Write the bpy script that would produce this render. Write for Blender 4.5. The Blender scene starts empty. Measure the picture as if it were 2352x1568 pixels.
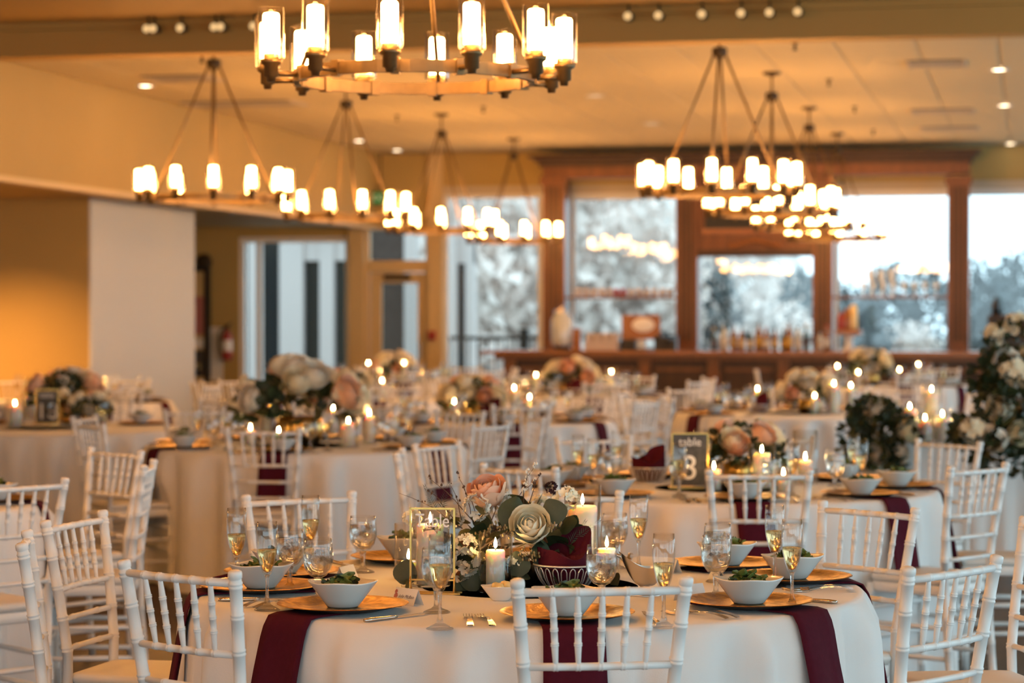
import bpy, math, random
from mathutils import Vector, Matrix, Euler

# ------------------------------------------------------------------ camera, sky, daylight, exposure
PI = math.pi
YAW = math.radians(12.1)          # the camera looks a little to the left of the hall's long axis (+Y)
CA, SA = math.cos(YAW), math.sin(YAW)
EYE = 1.515
FPX = 85.0 / 36.0 * 2352.0
scene = bpy.context.scene
C = scene.collection

cam_data = bpy.data.cameras.new('camera')
cam_data.lens = 85.0
cam_data.sensor_width = 36.0
cam_data.clip_start = 0.1
cam_data.clip_end = 400.0
cam_data.dof.use_dof = True
cam_data.dof.focus_distance = 6.25
cam_data.dof.aperture_fstop = 3.5
camera = bpy.data.objects.new('camera', cam_data)
C.objects.link(camera)
camera.location = (0, 0, EYE)
camera.rotation_euler = (PI / 2 - math.atan(62.0 / FPX), 0, YAW)
scene.camera = camera

world = bpy.data.worlds.new('overcast_sky')
scene.world = world
world.use_nodes = True
bg = world.node_tree.nodes['Background']
bg.inputs['Color'].default_value = (0.61, 0.85, 0.97, 1)
bg.inputs['Strength'].default_value = 2.5

scene.view_settings.view_transform = 'Standard'
scene.view_settings.look = 'None'
scene.view_settings.exposure = 0.46
scene.view_settings.gamma = 1.0
scene.view_settings.use_curve_mapping = False
cy = scene.cycles
cy.use_denoising = True
cy.max_bounces = 7
cy.diffuse_bounces = 4
cy.glossy_bounces = 3
cy.transmission_bounces = 5
cy.transparent_max_bounces = 14
cy.sample_clamp_indirect = 6.0
cy.caustics_reflective = False
cy.caustics_refractive = False
cy.use_light_tree = True
cy.use_adaptive_sampling = True
cy.adaptive_threshold = 0.035

WARM = (1.0, 0.46, 0.125)
LAMP_POWER = 88.0

def portal(loc, rot, sx, sy):
    l = bpy.data.lights.new('daylight_portal', 'AREA')
    l.shape = 'RECTANGLE'; l.size = sx; l.size_y = sy
    l.cycles.is_portal = True
    o = bpy.data.objects.new('daylight_portal', l)
    C.objects.link(o); o.location = loc; o.rotation_euler = rot

# ------------------------------------------------------------------ helpers
def P(px, z, h=0.0):
    """a point of the hall from the photo column px and its distance z along the view"""
    t = (px - 1176.0) / FPX
    return (z * (-SA + t * CA), z * (CA + t * SA), h)

def XY(px, Y):
    t = (px - 1176.0) / FPX
    z = Y / (CA + t * SA)
    return z * (-SA + t * CA), z

def HY(py, px, Y):
    return EYE + (722.0 - py) * XY(px, Y)[1] / FPX

def loc2(cx, cy_, dx, dz):
    """offset (dx to the right of the view, dz away from the viewer) about a point"""
    return cx + dx * CA - dz * SA, cy_ + dx * SA + dz * CA

class MB:
    def __init__(s):
        s.v = []; s.f = []; s.sm = []; s.mi = []
    def add(s, vs, fs, smooth=True, mi=0, M=None):
        o = len(s.v)
        if M is not None:
            vs = [tuple(M @ Vector(p)) for p in vs]
        s.v.extend(vs)
        for f in fs:
            s.f.append(tuple(i + o for i in f)); s.sm.append(smooth); s.mi.append(mi)
        return s
    def box(s, a, b, mi=0, M=None, smooth=False):
        x0, y0, z0 = a; x1, y1, z1 = b
        vs = [(x0,y0,z0),(x1,y0,z0),(x1,y1,z0),(x0,y1,z0),(x0,y0,z1),(x1,y0,z1),(x1,y1,z1),(x0,y1,z1)]
        fs = [(0,3,2,1),(4,5,6,7),(0,1,5,4),(1,2,6,5),(2,3,7,6),(3,0,4,7)]
        return s.add(vs, fs, smooth, mi, M)
    def lathe(s, prof, seg=16, mi=0, M=None, smooth=True, cap0=False, cap1=False):
        vs = []; fs = []
        n = len(prof)
        for r, z in prof:
            for k in range(seg):
                a = 2 * PI * k / seg
                vs.append((r * math.cos(a), r * math.sin(a), z))
        for i in range(n - 1):
            for k in range(seg):
                k2 = (k + 1) % seg
                fs.append((i*seg+k, i*seg+k2, (i+1)*seg+k2, (i+1)*seg+k))
        if cap0: fs.append(tuple(range(seg))[::-1])
        if cap1: fs.append(tuple((n-1)*seg+k for k in range(seg)))
        return s.add(vs, fs, smooth, mi, M)
    def tube(s, pts, rad, seg=8, mi=0, M=None, caps=True, smooth=True):
        pts = [Vector(p) for p in pts]
        n = len(pts)
        if not isinstance(rad, (list, tuple)): rad = [rad] * n
        vs = []; fs = []
        up = None
        for i in range(n):
            d = (pts[min(i+1, n-1)] - pts[max(i-1, 0)])
            if d.length < 1e-9: d = Vector((0, 0, 1))
            d.normalize()
            if up is None:
                up = Vector((0, 0, 1)) if abs(d.z) < 0.9 else Vector((1, 0, 0))
            a = d.cross(up).normalized(); b = a.cross(d).normalized()
            up = b
            for k in range(seg):
                t = 2 * PI * k / seg
                vs.append(tuple(pts[i] + (a * math.cos(t) + b * math.sin(t)) * rad[i]))
        for i in range(n - 1):
            for k in range(seg):
                k2 = (k + 1) % seg
                fs.append((i*seg+k, i*seg+k2, (i+1)*seg+k2, (i+1)*seg+k))
        if caps:
            fs.append(tuple(range(seg))[::-1]); fs.append(tuple((n-1)*seg+k for k in range(seg)))
        return s.add(vs, fs, smooth, mi, M)
    def grid(s, fn, nu, nv, mi=0, M=None, smooth=True, wrap=False):
        vs = [tuple(fn(i / (nu if wrap else nu - 1), j / (nv - 1))) for j in range(nv) for i in range(nu)]
        fs = []
        for j in range(nv - 1):
            for i in range(nu if wrap else nu - 1):
                i2 = (i + 1) % nu
                fs.append((j*nu+i, j*nu+i2, (j+1)*nu+i2, (j+1)*nu+i))
        return s.add(vs, fs, smooth, mi, M)
    def mesh(s, name, *mats):
        me = bpy.data.meshes.new(name)
        me.from_pydata(s.v, [], s.f)
        me.polygons.foreach_set('use_smooth', s.sm)
        me.polygons.foreach_set('material_index', s.mi)
        for m in mats: me.materials.append(m)
        me.update()
        return me

def ob(name, data, parent=None, loc=(0,0,0), rot=(0,0,0), scale=(1,1,1)):
    o = bpy.data.objects.new(name, data)
    C.objects.link(o)
    o.location = loc; o.rotation_euler = rot
    if isinstance(scale, (int, float)): scale = (scale,) * 3
    o.scale = scale
    if parent is not None: o.parent = parent
    return o

def tag(o, label=None, cat=None, group=None, kind=None):
    if label: o['label'] = label
    if cat: o['category'] = cat
    if group: o['group'] = group
    if kind: o['kind'] = kind
    return o

def thing(name, label, cat, loc=(0,0,0), rz=0.0, group=None, scale=1.0):
    return tag(ob(name, None, None, loc, (0,0,rz), scale), label, cat, group)

def spawn(kit, name, label, cat, loc, rz=0.0, group=None, rot=None, scale=1.0):
    """kit: list of (part name, mesh, loc, rot, index of the part above or None, kind)"""
    if len(kit) == 1:
        o = ob(name, kit[0][1], None, loc, rot or (0,0,rz), scale)
        return tag(o, label, cat, group)
    t = thing(name, label, cat, loc, rz, group, scale)
    if rot: t.rotation_euler = rot
    made = []
    for it in kit:
        pn, me, pl, pr, up, kd = (list(it) + [(0,0,0), (0,0,0), None, None])[:6] if len(it) < 6 else it
        o = ob(pn, me, t if up is None else made[up], pl, pr)
        if kd: o['kind'] = kd
        made.append(o)
    return t

def part(pn, me, loc=(0,0,0), rot=(0,0,0), up=None, kind=None):
    return (pn, me, loc, rot, up, kind)

def struct(name, mb, m, parent=None, loc=(0,0,0)):
    o = ob(name, mb.mesh(name, m), parent, loc)
    if parent is None: o['kind'] = 'structure'
    return o

def T(x, y, z): return Matrix.Translation((x, y, z))
def RX(a): return Matrix.Rotation(a, 4, 'X')
def RY(a): return Matrix.Rotation(a, 4, 'Y')
def RZ(a): return Matrix.Rotation(a, 4, 'Z')
def S(x, y, z): return Matrix.Diagonal((x, y, z, 1))

def text(body, size, m, parent, loc, rot, scale=1.0, shear=0.0, extrude=.0004, center_y=False):
    cv = bpy.data.curves.new('lettering', 'FONT'); cv.body = body; cv.size = size; cv.shear = shear; cv.extrude = extrude
    cv.align_x = 'CENTER'
    if center_y: cv.align_y = 'CENTER'
    cv.resolution_u = 4
    tmp = bpy.data.objects.new('lettering_source', cv); C.objects.link(tmp)
    dg = bpy.context.evaluated_depsgraph_get()
    me = bpy.data.meshes.new_from_object(tmp.evaluated_get(dg))
    bpy.data.objects.remove(tmp); bpy.data.curves.remove(cv)
    me.name = 'lettering'; me.materials.clear(); me.materials.append(m)
    return ob('lettering', me, parent, loc, rot, scale)

# ------------------------------------------------------------------ materials
def mat(name, col, rough=0.5, metal=0.0, noise=None, bump=None, spec=None, sheen=None, coat=None, trans=None):
    """noise: (scale, second colour, sharpness)   bump: (scale, strength)"""
    m = bpy.data.materials.new(name); m.use_nodes = True
    nt = m.node_tree; p = nt.nodes['Principled BSDF']
    p.inputs['Base Color'].default_value = (*col, 1)
    p.inputs['Roughness'].default_value = rough
    p.inputs['Metallic'].default_value = metal
    if spec is not None: p.inputs['Specular IOR Level'].default_value = spec
    if sheen: p.inputs['Sheen Weight'].default_value = sheen
    if coat: p.inputs['Coat Weight'].default_value = coat
    if trans: p.inputs['Subsurface Weight'].default_value = trans; p.inputs['Subsurface Radius'].default_value = (1.0, 0.55, 0.28); p.inputs['Subsurface Scale'].default_value = 0.03
    if noise or bump:
        tc = nt.nodes.new('ShaderNodeTexCoord')
    if noise:
        n = nt.nodes.new('ShaderNodeTexNoise'); n.inputs['Scale'].default_value = noise[0]; n.inputs['Detail'].default_value = 5
        r = nt.nodes.new('ShaderNodeValToRGB')
        k = noise[2] if len(noise) > 2 else 0.2
        r.color_ramp.elements[0].position = 0.5 - k; r.color_ramp.elements[1].position = 0.5 + k
        r.color_ramp.elements[0].color = (*col, 1); r.color_ramp.elements[1].color = (*noise[1], 1)
        nt.links.new(tc.outputs['Object'], n.inputs['Vector'])
        nt.links.new(n.outputs['Fac'], r.inputs['Fac']); nt.links.new(r.outputs['Color'], p.inputs['Base Color'])
    if bump:
        n2 = nt.nodes.new('ShaderNodeTexNoise'); n2.inputs['Scale'].default_value = bump[0]; n2.inputs['Detail'].default_value = 4
        b = nt.nodes.new('ShaderNodeBump'); b.inputs['Strength'].default_value = bump[1]; b.inputs['Distance'].default_value = 0.01
        nt.links.new(tc.outputs['Object'], n2.inputs['Vector'])
        nt.links.new(n2.outputs['Fac'], b.inputs['Height']); nt.links.new(b.outputs['Normal'], p.inputs['Normal'])
    return m

def wood(name, c1, c2, scale=(3, 3, 0.4), rough=0.4, wscale=6.0):
    m = bpy.data.materials.new(name); m.use_nodes = True
    nt = m.node_tree; p = nt.nodes['Principled BSDF']
    tc = nt.nodes.new('ShaderNodeTexCoord'); mp = nt.nodes.new('ShaderNodeMapping')
    mp.inputs['Scale'].default_value = scale
    n = nt.nodes.new('ShaderNodeTexNoise'); n.inputs['Scale'].default_value = wscale; n.inputs['Detail'].default_value = 6; n.inputs['Distortion'].default_value = 1.2
    r = nt.nodes.new('ShaderNodeValToRGB')
    r.color_ramp.elements[0].position = 0.3; r.color_ramp.elements[1].position = 0.7
    r.color_ramp.elements[0].color = (*c1, 1); r.color_ramp.elements[1].color = (*c2, 1)
    nt.links.new(tc.outputs['Object'], mp.inputs['Vector']); nt.links.new(mp.outputs['Vector'], n.inputs['Vector'])
    nt.links.new(n.outputs['Fac'], r.inputs['Fac']); nt.links.new(r.outputs['Color'], p.inputs['Base Color'])
    p.inputs['Roughness'].default_value = rough
    return m

def thin_glass(name, tint=(1, 1, 1), rough=0.0, ior=1.5, boost=1.0, add=0.0):
    """a sheet of glass: lets light through and mirrors by Fresnel"""
    m = bpy.data.materials.new(name); m.use_nodes = True
    nt = m.node_tree; nt.nodes.remove(nt.nodes['Principled BSDF'])
    out = nt.nodes['Material Output']
    t = nt.nodes.new('ShaderNodeBsdfTransparent'); t.inputs['Color'].default_value = (*tint, 1)
    g = nt.nodes.new('ShaderNodeBsdfGlossy'); g.inputs['Roughness'].default_value = rough
    fr = nt.nodes.new('ShaderNodeLayerWeight'); fr.inputs['Blend'].default_value = 0.5
    pw = nt.nodes.new('ShaderNodeMath'); pw.operation = 'POWER'; pw.inputs[1].default_value = 4.0
    nt.links.new(fr.outputs['Facing'], pw.inputs[0])
    ma = nt.nodes.new('ShaderNodeMath'); ma.operation = 'MULTIPLY_ADD'
    r0 = ((ior - 1) / (ior + 1)) ** 2 * 1.8 * boost
    ma.inputs[1].default_value = 1 - r0; ma.inputs[2].default_value = r0 + add; ma.use_clamp = True
    mx = nt.nodes.new('ShaderNodeMixShader')
    nt.links.new(pw.outputs[0], ma.inputs[0]); nt.links.new(ma.outputs[0], mx.inputs[0])
    nt.links.new(t.outputs[0], mx.inputs[1]); nt.links.new(g.outputs[0], mx.inputs[2])
    nt.links.new(mx.outputs[0], out.inputs['Surface'])
    return m

def solid_glass(name, tint=(1, 1, 1), ior=1.45, rough=0.0, clear=0.5):
    """refracting glass or liquid; part of the light passes straight so that it does not cast a solid shadow"""
    m = bpy.data.materials.new(name); m.use_nodes = True
    nt = m.node_tree; nt.nodes.remove(nt.nodes['Principled BSDF'])
    out = nt.nodes['Material Output']
    g = nt.nodes.new('ShaderNodeBsdfGlass'); g.inputs['Color'].default_value = (*tint, 1)
    g.inputs['IOR'].default_value = ior; g.inputs['Roughness'].default_value = rough
    t = nt.nodes.new('ShaderNodeBsdfTransparent'); t.inputs['Color'].default_value = (*tint, 1)
    mx = nt.nodes.new('ShaderNodeMixShader'); mx.inputs[0].default_value = clear
    nt.links.new(g.outputs[0], mx.inputs[1]); nt.links.new(t.outputs[0], mx.inputs[2])
    nt.links.new(mx.outputs[0], out.inputs['Surface'])
    return m

def glow(name, col, strength):
    m = bpy.data.materials.new(name); m.use_nodes = True
    nt = m.node_tree; nt.nodes.remove(nt.nodes['Principled BSDF'])
    e = nt.nodes.new('ShaderNodeEmission'); e.inputs['Color'].default_value = (*col, 1); e.inputs['Strength'].default_value = strength
    nt.links.new(e.outputs[0], nt.nodes['Material Output'].inputs['Surface'])
    return m

def gold_leaf():
    m = mat('gold_leaf', (0.62, 0.36, 0.08), 0.36, 1.0)
    nt = m.node_tree; p = nt.nodes['Principled BSDF']
    tc = nt.nodes.new('ShaderNodeTexCoord')
    n = nt.nodes.new('ShaderNodeTexNoise'); n.inputs['Scale'].default_value = 16; n.inputs['Detail'].default_value = 8; n.inputs['Distortion'].default_value = 2.0
    r = nt.nodes.new('ShaderNodeValToRGB')
    r.color_ramp.elements[0].position = 0.35; r.color_ramp.elements[1].position = 0.62
    r.color_ramp.elements[0].color = (0.26, 0.125, 0.022, 1); r.color_ramp.elements[1].color = (0.66, 0.40, 0.10, 1)
    b = nt.nodes.new('ShaderNodeBump'); b.inputs['Strength'].default_value = 0.55; b.inputs['Distance'].default_value = 0.004
    n2 = nt.nodes.new('ShaderNodeTexNoise'); n2.inputs['Scale'].default_value = 75; n2.inputs['Detail'].default_value = 6
    nt.links.new(tc.outputs['Object'], n.inputs['Vector']); nt.links.new(tc.outputs['Object'], n2.inputs['Vector'])
    nt.links.new(n.outputs['Fac'], r.inputs['Fac']); nt.links.new(r.outputs['Color'], p.inputs['Base Color'])
    nt.links.new(n2.outputs['Fac'], b.inputs['Height']); nt.links.new(b.outputs['Normal'], p.inputs['Normal'])
    return m

M_ = {}
M_['paint'] = mat('cream_wall_paint', (0.45, 0.31, 0.11), 0.7, noise=(1.3, (0.41, 0.285, 0.095), 0.35), bump=(120, 0.05))
M_['beam'] = mat('ochre_beam_paint', (0.50, 0.285, 0.075), 0.7, noise=(1.3, (0.46, 0.26, 0.065), 0.35), bump=(120, 0.05))
M_['panel'] = mat('pale_panel_daylight_tint', (0.56, 0.58, 0.58), 0.75, bump=(60, 0.08))  # white panel; some of its cool daylight is put into the colour
M_['ceil'] = mat('ceiling_tile', (0.68, 0.56, 0.34), 0.85, noise=(40, (0.62, 0.51, 0.31), 0.3), bump=(150, 0.15))
M_['ceilgrid'] = mat('ceiling_grid', (0.50, 0.42, 0.31), 0.6)
M_['trim'] = mat('tan_trim_paint', (0.60, 0.44, 0.22), 0.5, bump=(30, 0.03))
M_['whitetrim'] = mat('white_trim_paint', (0.75, 0.74, 0.72), 0.5, bump=(30, 0.03))
M_['floor'] = wood('dark_floor_boards', (0.05, 0.028, 0.016), (0.10, 0.058, 0.033), (2.0, 0.25, 1), 0.45)
M_['bar'] = wood('stained_bar_wood', (0.115, 0.036, 0.010), (0.20, 0.068, 0.020), (3, 3, 0.35), 0.38)
M_['bardark'] = wood('dark_bar_wood', (0.030, 0.011, 0.004), (0.055, 0.020, 0.008), (3, 3, 0.35), 0.45)
M_['bartop'] = wood('polished_bar_top', (0.26, 0.095, 0.028), (0.38, 0.15, 0.045), (0.4, 3, 3), 0.25)
M_['chair'] = mat('white_painted_wood', (0.86, 0.85, 0.83), 0.42, noise=(9, (0.82, 0.81, 0.79), 0.3), bump=(35, 0.03))
M_['cushion'] = mat('ivory_vinyl', (0.76, 0.73, 0.68), 0.5, bump=(50, 0.04))
M_['cloth'] = mat('white_linen', (0.85, 0.835, 0.82), 0.85, noise=(4, (0.82, 0.805, 0.79), 0.3), bump=(350, 0.10), sheen=0.15)
M_['burg'] = mat('burgundy_cotton', (0.085, 0.008, 0.020), 0.9, noise=(60, (0.068, 0.006, 0.016), 0.3), bump=(400, 0.12), spec=0.15)
M_['gold'] = gold_leaf()
M_['brass'] = mat('gold_metal', (0.75, 0.46, 0.13), 0.3, 1.0, bump=(60, 0.03))
M_['under'] = mat('plate_back_shadow_tone', (0.02, 0.016, 0.012), 0.6, bump=(60, 0.03))  # charger underside, the shadow beneath it put into the colour
M_['china'] = mat('white_glazed_china', (0.85, 0.83, 0.79), 0.22, coat=0.3, bump=(25, 0.015))
M_['steel'] = mat('polished_steel', (0.70, 0.66, 0.62), 0.16, 1.0, bump=(40, 0.02))
M_['wire'] = mat('bright_plated_wire', (0.86, 0.82, 0.77), 0.38, 0.7, bump=(60, 0.02))
M_['silver'] = mat('brushed_silver', (0.62, 0.58, 0.54), 0.28, 1.0, bump=(40, 0.02))
M_['bronze'] = mat('aged_bronze', (0.24, 0.155, 0.07), 0.42, 0.85, noise=(25, (0.17, 0.11, 0.05), 0.3))
M_['darkmetal'] = mat('dark_bronze', (0.07, 0.05, 0.03), 0.5, 0.6, noise=(25, (0.05, 0.035, 0.02), 0.3))
M_['black'] = mat('black_paint', (0.012, 0.012, 0.013), 0.45, bump=(40, 0.03))
M_['paper'] = mat('white_card', (0.80, 0.79, 0.78), 0.8, bump=(200, 0.03))
M_['ink'] = mat('brown_ink', (0.10, 0.05, 0.045), 0.8, bump=(100, 0.02))
M_['printred'] = mat('printed_rose', (0.35, 0.06, 0.07), 0.8, noise=(300, (0.6, 0.28, 0.24), 0.2))
M_['whiteink'] = mat('white_lettering', (0.85, 0.82, 0.80), 0.6, bump=(100, 0.02))
M_['slate'] = mat('dark_sign_board', (0.035, 0.035, 0.035), 0.6, noise=(30, (0.09, 0.085, 0.08), 0.2))
M_['wax'] = mat('white_wax', (0.90, 0.86, 0.80), 0.45, trans=1.0, bump=(30, 0.03))
M_['wick'] = mat('burnt_wick', (0.02, 0.015, 0.012), 0.9, bump=(100, 0.05))
M_['flame'] = glow('candle_flame', (1.0, 0.62, 0.24), 170.0)
M_['shade'] = glow('lit_frosted_shade', WARM, LAMP_POWER)
M_['spot'] = glow('lit_downlight', (1.0, 0.80, 0.52), 9.0)
M_['spotdim'] = glow('dim_downlight', (1.0, 0.72, 0.40), 0.9)
M_['glass'] = thin_glass('clear_drinking_glass', (0.99, 0.99, 0.985), 0.0, 1.5, 0.65, 0.0)
M_['jar'] = thin_glass('clear_vase_glass', (0.985, 0.98, 0.97), 0.0, 1.5, 0.65, 0.0)
M_['lampglass'] = thin_glass('clear_lamp_glass', (0.985, 0.975, 0.96), 0.02, 1.5, 1.3, 0.02)
M_['pane'] = thin_glass('window_glass', (0.86, 0.88, 0.88), 0.0, 1.52, 1.0, 0.0)
M_['stem'] = solid_glass('glass_stem', (0.985, 0.985, 0.98), 1.5, 0.0, 0.5)
M_['water'] = solid_glass('ice_water', (0.97, 0.97, 0.96), 1.33, 0.0, 0.35)
M_['ice'] = solid_glass('ice_cube', (0.96, 0.96, 0.97), 1.2, 0.25, 0.2)
M_['wine'] = solid_glass('champagne', (0.99, 0.89, 0.66), 1.34, 0.0, 0.3)
M_['leaf'] = mat('dark_green_leaf', (0.022, 0.038, 0.014), 0.5, noise=(30, (0.042, 0.062, 0.022), 0.25), bump=(60, 0.08))
M_['leaf2'] = mat('grey_green_leaf', (0.042, 0.052, 0.026), 0.6, noise=(30, (0.068, 0.076, 0.036), 0.25), bump=(60, 0.08))
M_['leaf3'] = mat('olive_leaf', (0.15, 0.13, 0.035), 0.55, noise=(30, (0.20, 0.17, 0.05), 0.25), bump=(60, 0.08))
M_['leafred'] = mat('russet_leaf', (0.12, 0.035, 0.014), 0.6, noise=(30, (0.18, 0.06, 0.02), 0.25), bump=(60, 0.08))
M_['lettuce'] = mat('salad_leaf', (0.07, 0.12, 0.02), 0.45, noise=(40, (0.20, 0.24, 0.06), 0.2), bump=(80, 0.15))
M_['peach'] = mat('peach_petal', (0.88, 0.49, 0.30), 0.6, noise=(18, (0.90, 0.58, 0.40), 0.3), bump=(40, 0.04))
M_['cream'] = mat('cream_petal', (0.95, 0.85, 0.60), 0.6, noise=(18, (0.95, 0.89, 0.72), 0.3), bump=(40, 0.04))
M_['white'] = mat('white_petal', (0.85, 0.80, 0.72), 0.6, noise=(18, (0.80, 0.72, 0.56), 0.3), bump=(40, 0.04))
M_['dusky'] = mat('dark_petal', (0.035, 0.008, 0.012), 0.7, noise=(60, (0.06, 0.015, 0.02), 0.3))
M_['twig'] = mat('brown_twig', (0.11, 0.06, 0.04), 0.8, noise=(60, (0.07, 0.04, 0.03), 0.3))
M_['seed'] = mat('tan_seed', (0.34, 0.24, 0.11), 0.7, noise=(60, (0.26, 0.19, 0.08), 0.3))
M_['butter'] = mat('pale_butter', (0.83, 0.64, 0.28), 0.4, bump=(60, 0.05))
M_['red'] = mat('red_enamel', (0.35, 0.04, 0.025), 0.35, noise=(20, (0.30, 0.03, 0.02), 0.3))
M_['green'] = glow('exit_sign_face', (0.02, 0.22, 0.05), 0.6)
# ------------------------------------------------------------------ the hall
YB = 30.1          # inner face of the far wall
CEIL = 3.58
LOW = 2.65         # low ceiling along the left side
XR = 4.6
XBH = -8.2         # face of the bulkhead
def bx(a, b): return MB().box(a, b)

struct('floor', bx((-15, -5.2, -0.1), (XR + .2, 31, 0)), M_['floor'])
ceiling = struct('ceiling', bx((XBH - .1, -5.2, CEIL + .012), (XR + .2, 31, CEIL + .2)), M_['ceilgrid'])
tile = MB()
w, d = .598, 1.208
tile.box((-w/2, -d/2, .004), (w/2, d/2, .02))
tile.add([(-w/2, -d/2, .004), (w/2, -d/2, .004), (w/2, d/2, .004), (-w/2, d/2, .004),
          (-w/2+.012, -d/2+.012, 0), (w/2-.012, -d/2+.012, 0), (w/2-.012, d/2-.012, 0), (-w/2+.012, d/2-.012, 0)],
         [(0,4,5,1),(1,5,6,2),(2,6,7,3),(3,7,4,0),(4,7,6,5)], False)
tile_me = tile.mesh('ceiling_tile', M_['ceil'])
for i in range(14):
    for j in range(11):
        ob('ceiling_tile', tile_me, ceiling, (XBH + .33 + i * .61, 16.96 + j * 1.22, CEIL))
big = MB().box((XBH, -5.2, CEIL - .0), (XR, 16.1, CEIL + .012))
struct('ceiling_2', big, M_['beam'])
struct('trim_1', bx((XBH, 16.1, 3.345), (XR, 16.34, CEIL + .01)), M_['beam'])      # cross beam
struct('trim_2', bx((XBH, 16.06, CEIL - .05), (XR, 16.1, CEIL)), M_['beam'])        # moulding along the beam
struct('trim_3', bx((XBH - .12, -5.2, LOW), (XBH, YB, CEIL + .012)), M_['paint'])   # bulkhead
struct('trim_4', bx((XBH - .13, -5.2, LOW - .05), (XBH + .012, YB, LOW)), M_['trim'])
struct('ceiling_3', bx((-14, -5.2, LOW), (XBH - .12, YB, LOW + .1)), M_['paint'])
struct('wall_left', bx((-14.2, -5.2, 0), (-14, 31, CEIL)), M_['paint'])
struct('wall_partition', bx((-14, 22.2, 0), (-8.98, 25.2, LOW)), M_['paint'])
struct('wall_covering', bx((-8.98, 22.2, 0), (-8.96, 25.2, LOW)), M_['panel'])
struct('wall_alcove', bx((-12.2, 25.2, 0), (-12, YB, LOW)), M_['paint'])

# far wall, pier by pier
def bX(px): return XY(px, YB)[0]
def wall_piece(name, px0, px1, h0, h1, m, y0=YB, y1=YB + .22):
    return struct(name, bx((bX(px0), y0, h0), (bX(px1), y1, h1)), M_[m])
wall_piece('wall_back', 100, 548, 0, LOW, 'paint')
wall_piece('wall_back_sill', 548, 803, 0, .58, 'paint')
wall_piece('wall_back_head', 548, 803, 2.52, LOW, 'paint')
wall_piece('wall_back_pier', 803, 838, 0, CEIL, 'trim', YB - .06)
wall_piece('wall_back_lintel', 838, 985, 2.66, CEIL, 'paint')
wall_piece('wall_back_pier_2', 985, 1018, 0, CEIL, 'trim', YB - .06)
wall_piece('wall_back_lintel_2', 1018, 2360, 3.15, CEIL, 'paint')
struct('wall_back_lintel_3', bx((bX(2360), YB, 3.15), (XR, YB + .22, CEIL)), M_['paint'])
struct('wall_back_dado', bx((bX(1243), YB, 0), (XR, YB + .22, .8)), M_['paint'])
wall_piece('trim_5', 1018, 2360, 3.05, 3.15, 'ceilgrid', YB - .03, YB + .1)
struct('baseboard_back', bx((-12, YB - .02, 0), (bX(548), YB, .12)), M_['trim'])

win_n = [0]
def window(x0, x1, h0, h1, mulls=(), bars=(), fm='whitetrim', fw=.06, y=YB + .08, pane='pane'):
    win_n[0] += 1
    w_ = ob('window_%d' % win_n[0], None, None, ((x0 + x1) / 2, y, h0)); w_['kind'] = 'structure'
    cx = (x0 + x1) / 2; H = h1 - h0
    def fr(a, b, c_, d_):
        ob('window_frame', bx((a - cx, -.04, c_), (b - cx, .04, d_)).mesh('window_frame', M_[fm]), w_)
    fr(x0, x0 + fw, 0, H); fr(x1 - fw, x1, 0, H); fr(x0 + fw, x1 - fw, 0, fw); fr(x0 + fw, x1 - fw, H - fw, H)
    xs = [x0 + fw] + list(mulls) + [x1 - fw]
    for m in mulls: fr(m - fw / 2, m + fw / 2, fw, H - fw)
    for i in range(len(xs) - 1):
        hs = [fw] + [b - h0 for b in bars] + [H - fw]
        for b in bars: fr(xs[i] + fw / 2, xs[i + 1] - fw / 2, b - h0 - fw / 2, b - h0 + fw / 2)
        a, b = xs[i] - cx, xs[i + 1] - cx
        for k in range(len(hs) - 1):
            ob('pane', MB().add([(a, 0, hs[k]), (b, 0, hs[k]), (b, 0, hs[k+1]), (a, 0, hs[k+1])], [(0,1,2,3)], False).mesh('pane', M_[pane]), w_)
    return w_
window(bX(548), bX(803), .58, 2.52, (bX(592), ), fw=.07)
window(bX(838), bX(985), 2.16, 2.66, fm='trim', fw=.05)
window(bX(1018), bX(1243), .05, 3.05, fm='whitetrim', fw=.05)
window(bX(1243), bX(1575), .8, 3.05, (bX(1312),), fw=.08)
window(bX(1575), bX(1890), .8, 3.05, (), fw=.08)
window(bX(1890), bX(2200), .8, 3.05, (bX(1918),), fw=.08)
window(bX(2200), 1.4, .8, 3.05, (), fw=.08)
window(1.4, XR - .1, .8, 3.05, (3.0,), fw=.08)
# the glazed door
dr = ob('door_1', None, None, (bX(838), YB + .05, 0)); dr['kind'] = 'structure'
DW = bX(985) - bX(838)
def dpart(n, a, b, m): return ob(n, bx(a, b).mesh(n, M_[m]), dr)
dpart('door_frame', (0, -.05, 0), (.05, .09, 2.16), 'trim'); dpart('door_frame', (DW - .05, -.05, 0), (DW, .09, 2.16), 'trim')
dpart('door_frame', (.05, -.05, 2.06), (DW - .05, .09, 2.16), 'trim')
dpart('stile', (.06, 0, 0), (.21, .045, 2.05), 'trim'); dpart('stile', (DW - .16, 0, 0), (DW - .06, .045, 2.05), 'trim')
dpart('door_rail', (.21, 0, 1.92), (DW - .16, .045, 2.05), 'trim'); dpart('door_rail', (.21, 0, 0), (DW - .16, .045, .25), 'trim')
dpart('pane', (.21, .018, .25), (DW - .16, .026, 1.92), 'pane')
dpart('door_handle', (DW - .13, -.05, .95), (DW - .10, -.01, 1.15), 'steel')
dpart('door_closer', (.25, -.05, 1.96), (.60, -.005, 2.03), 'darkmetal')
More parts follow.
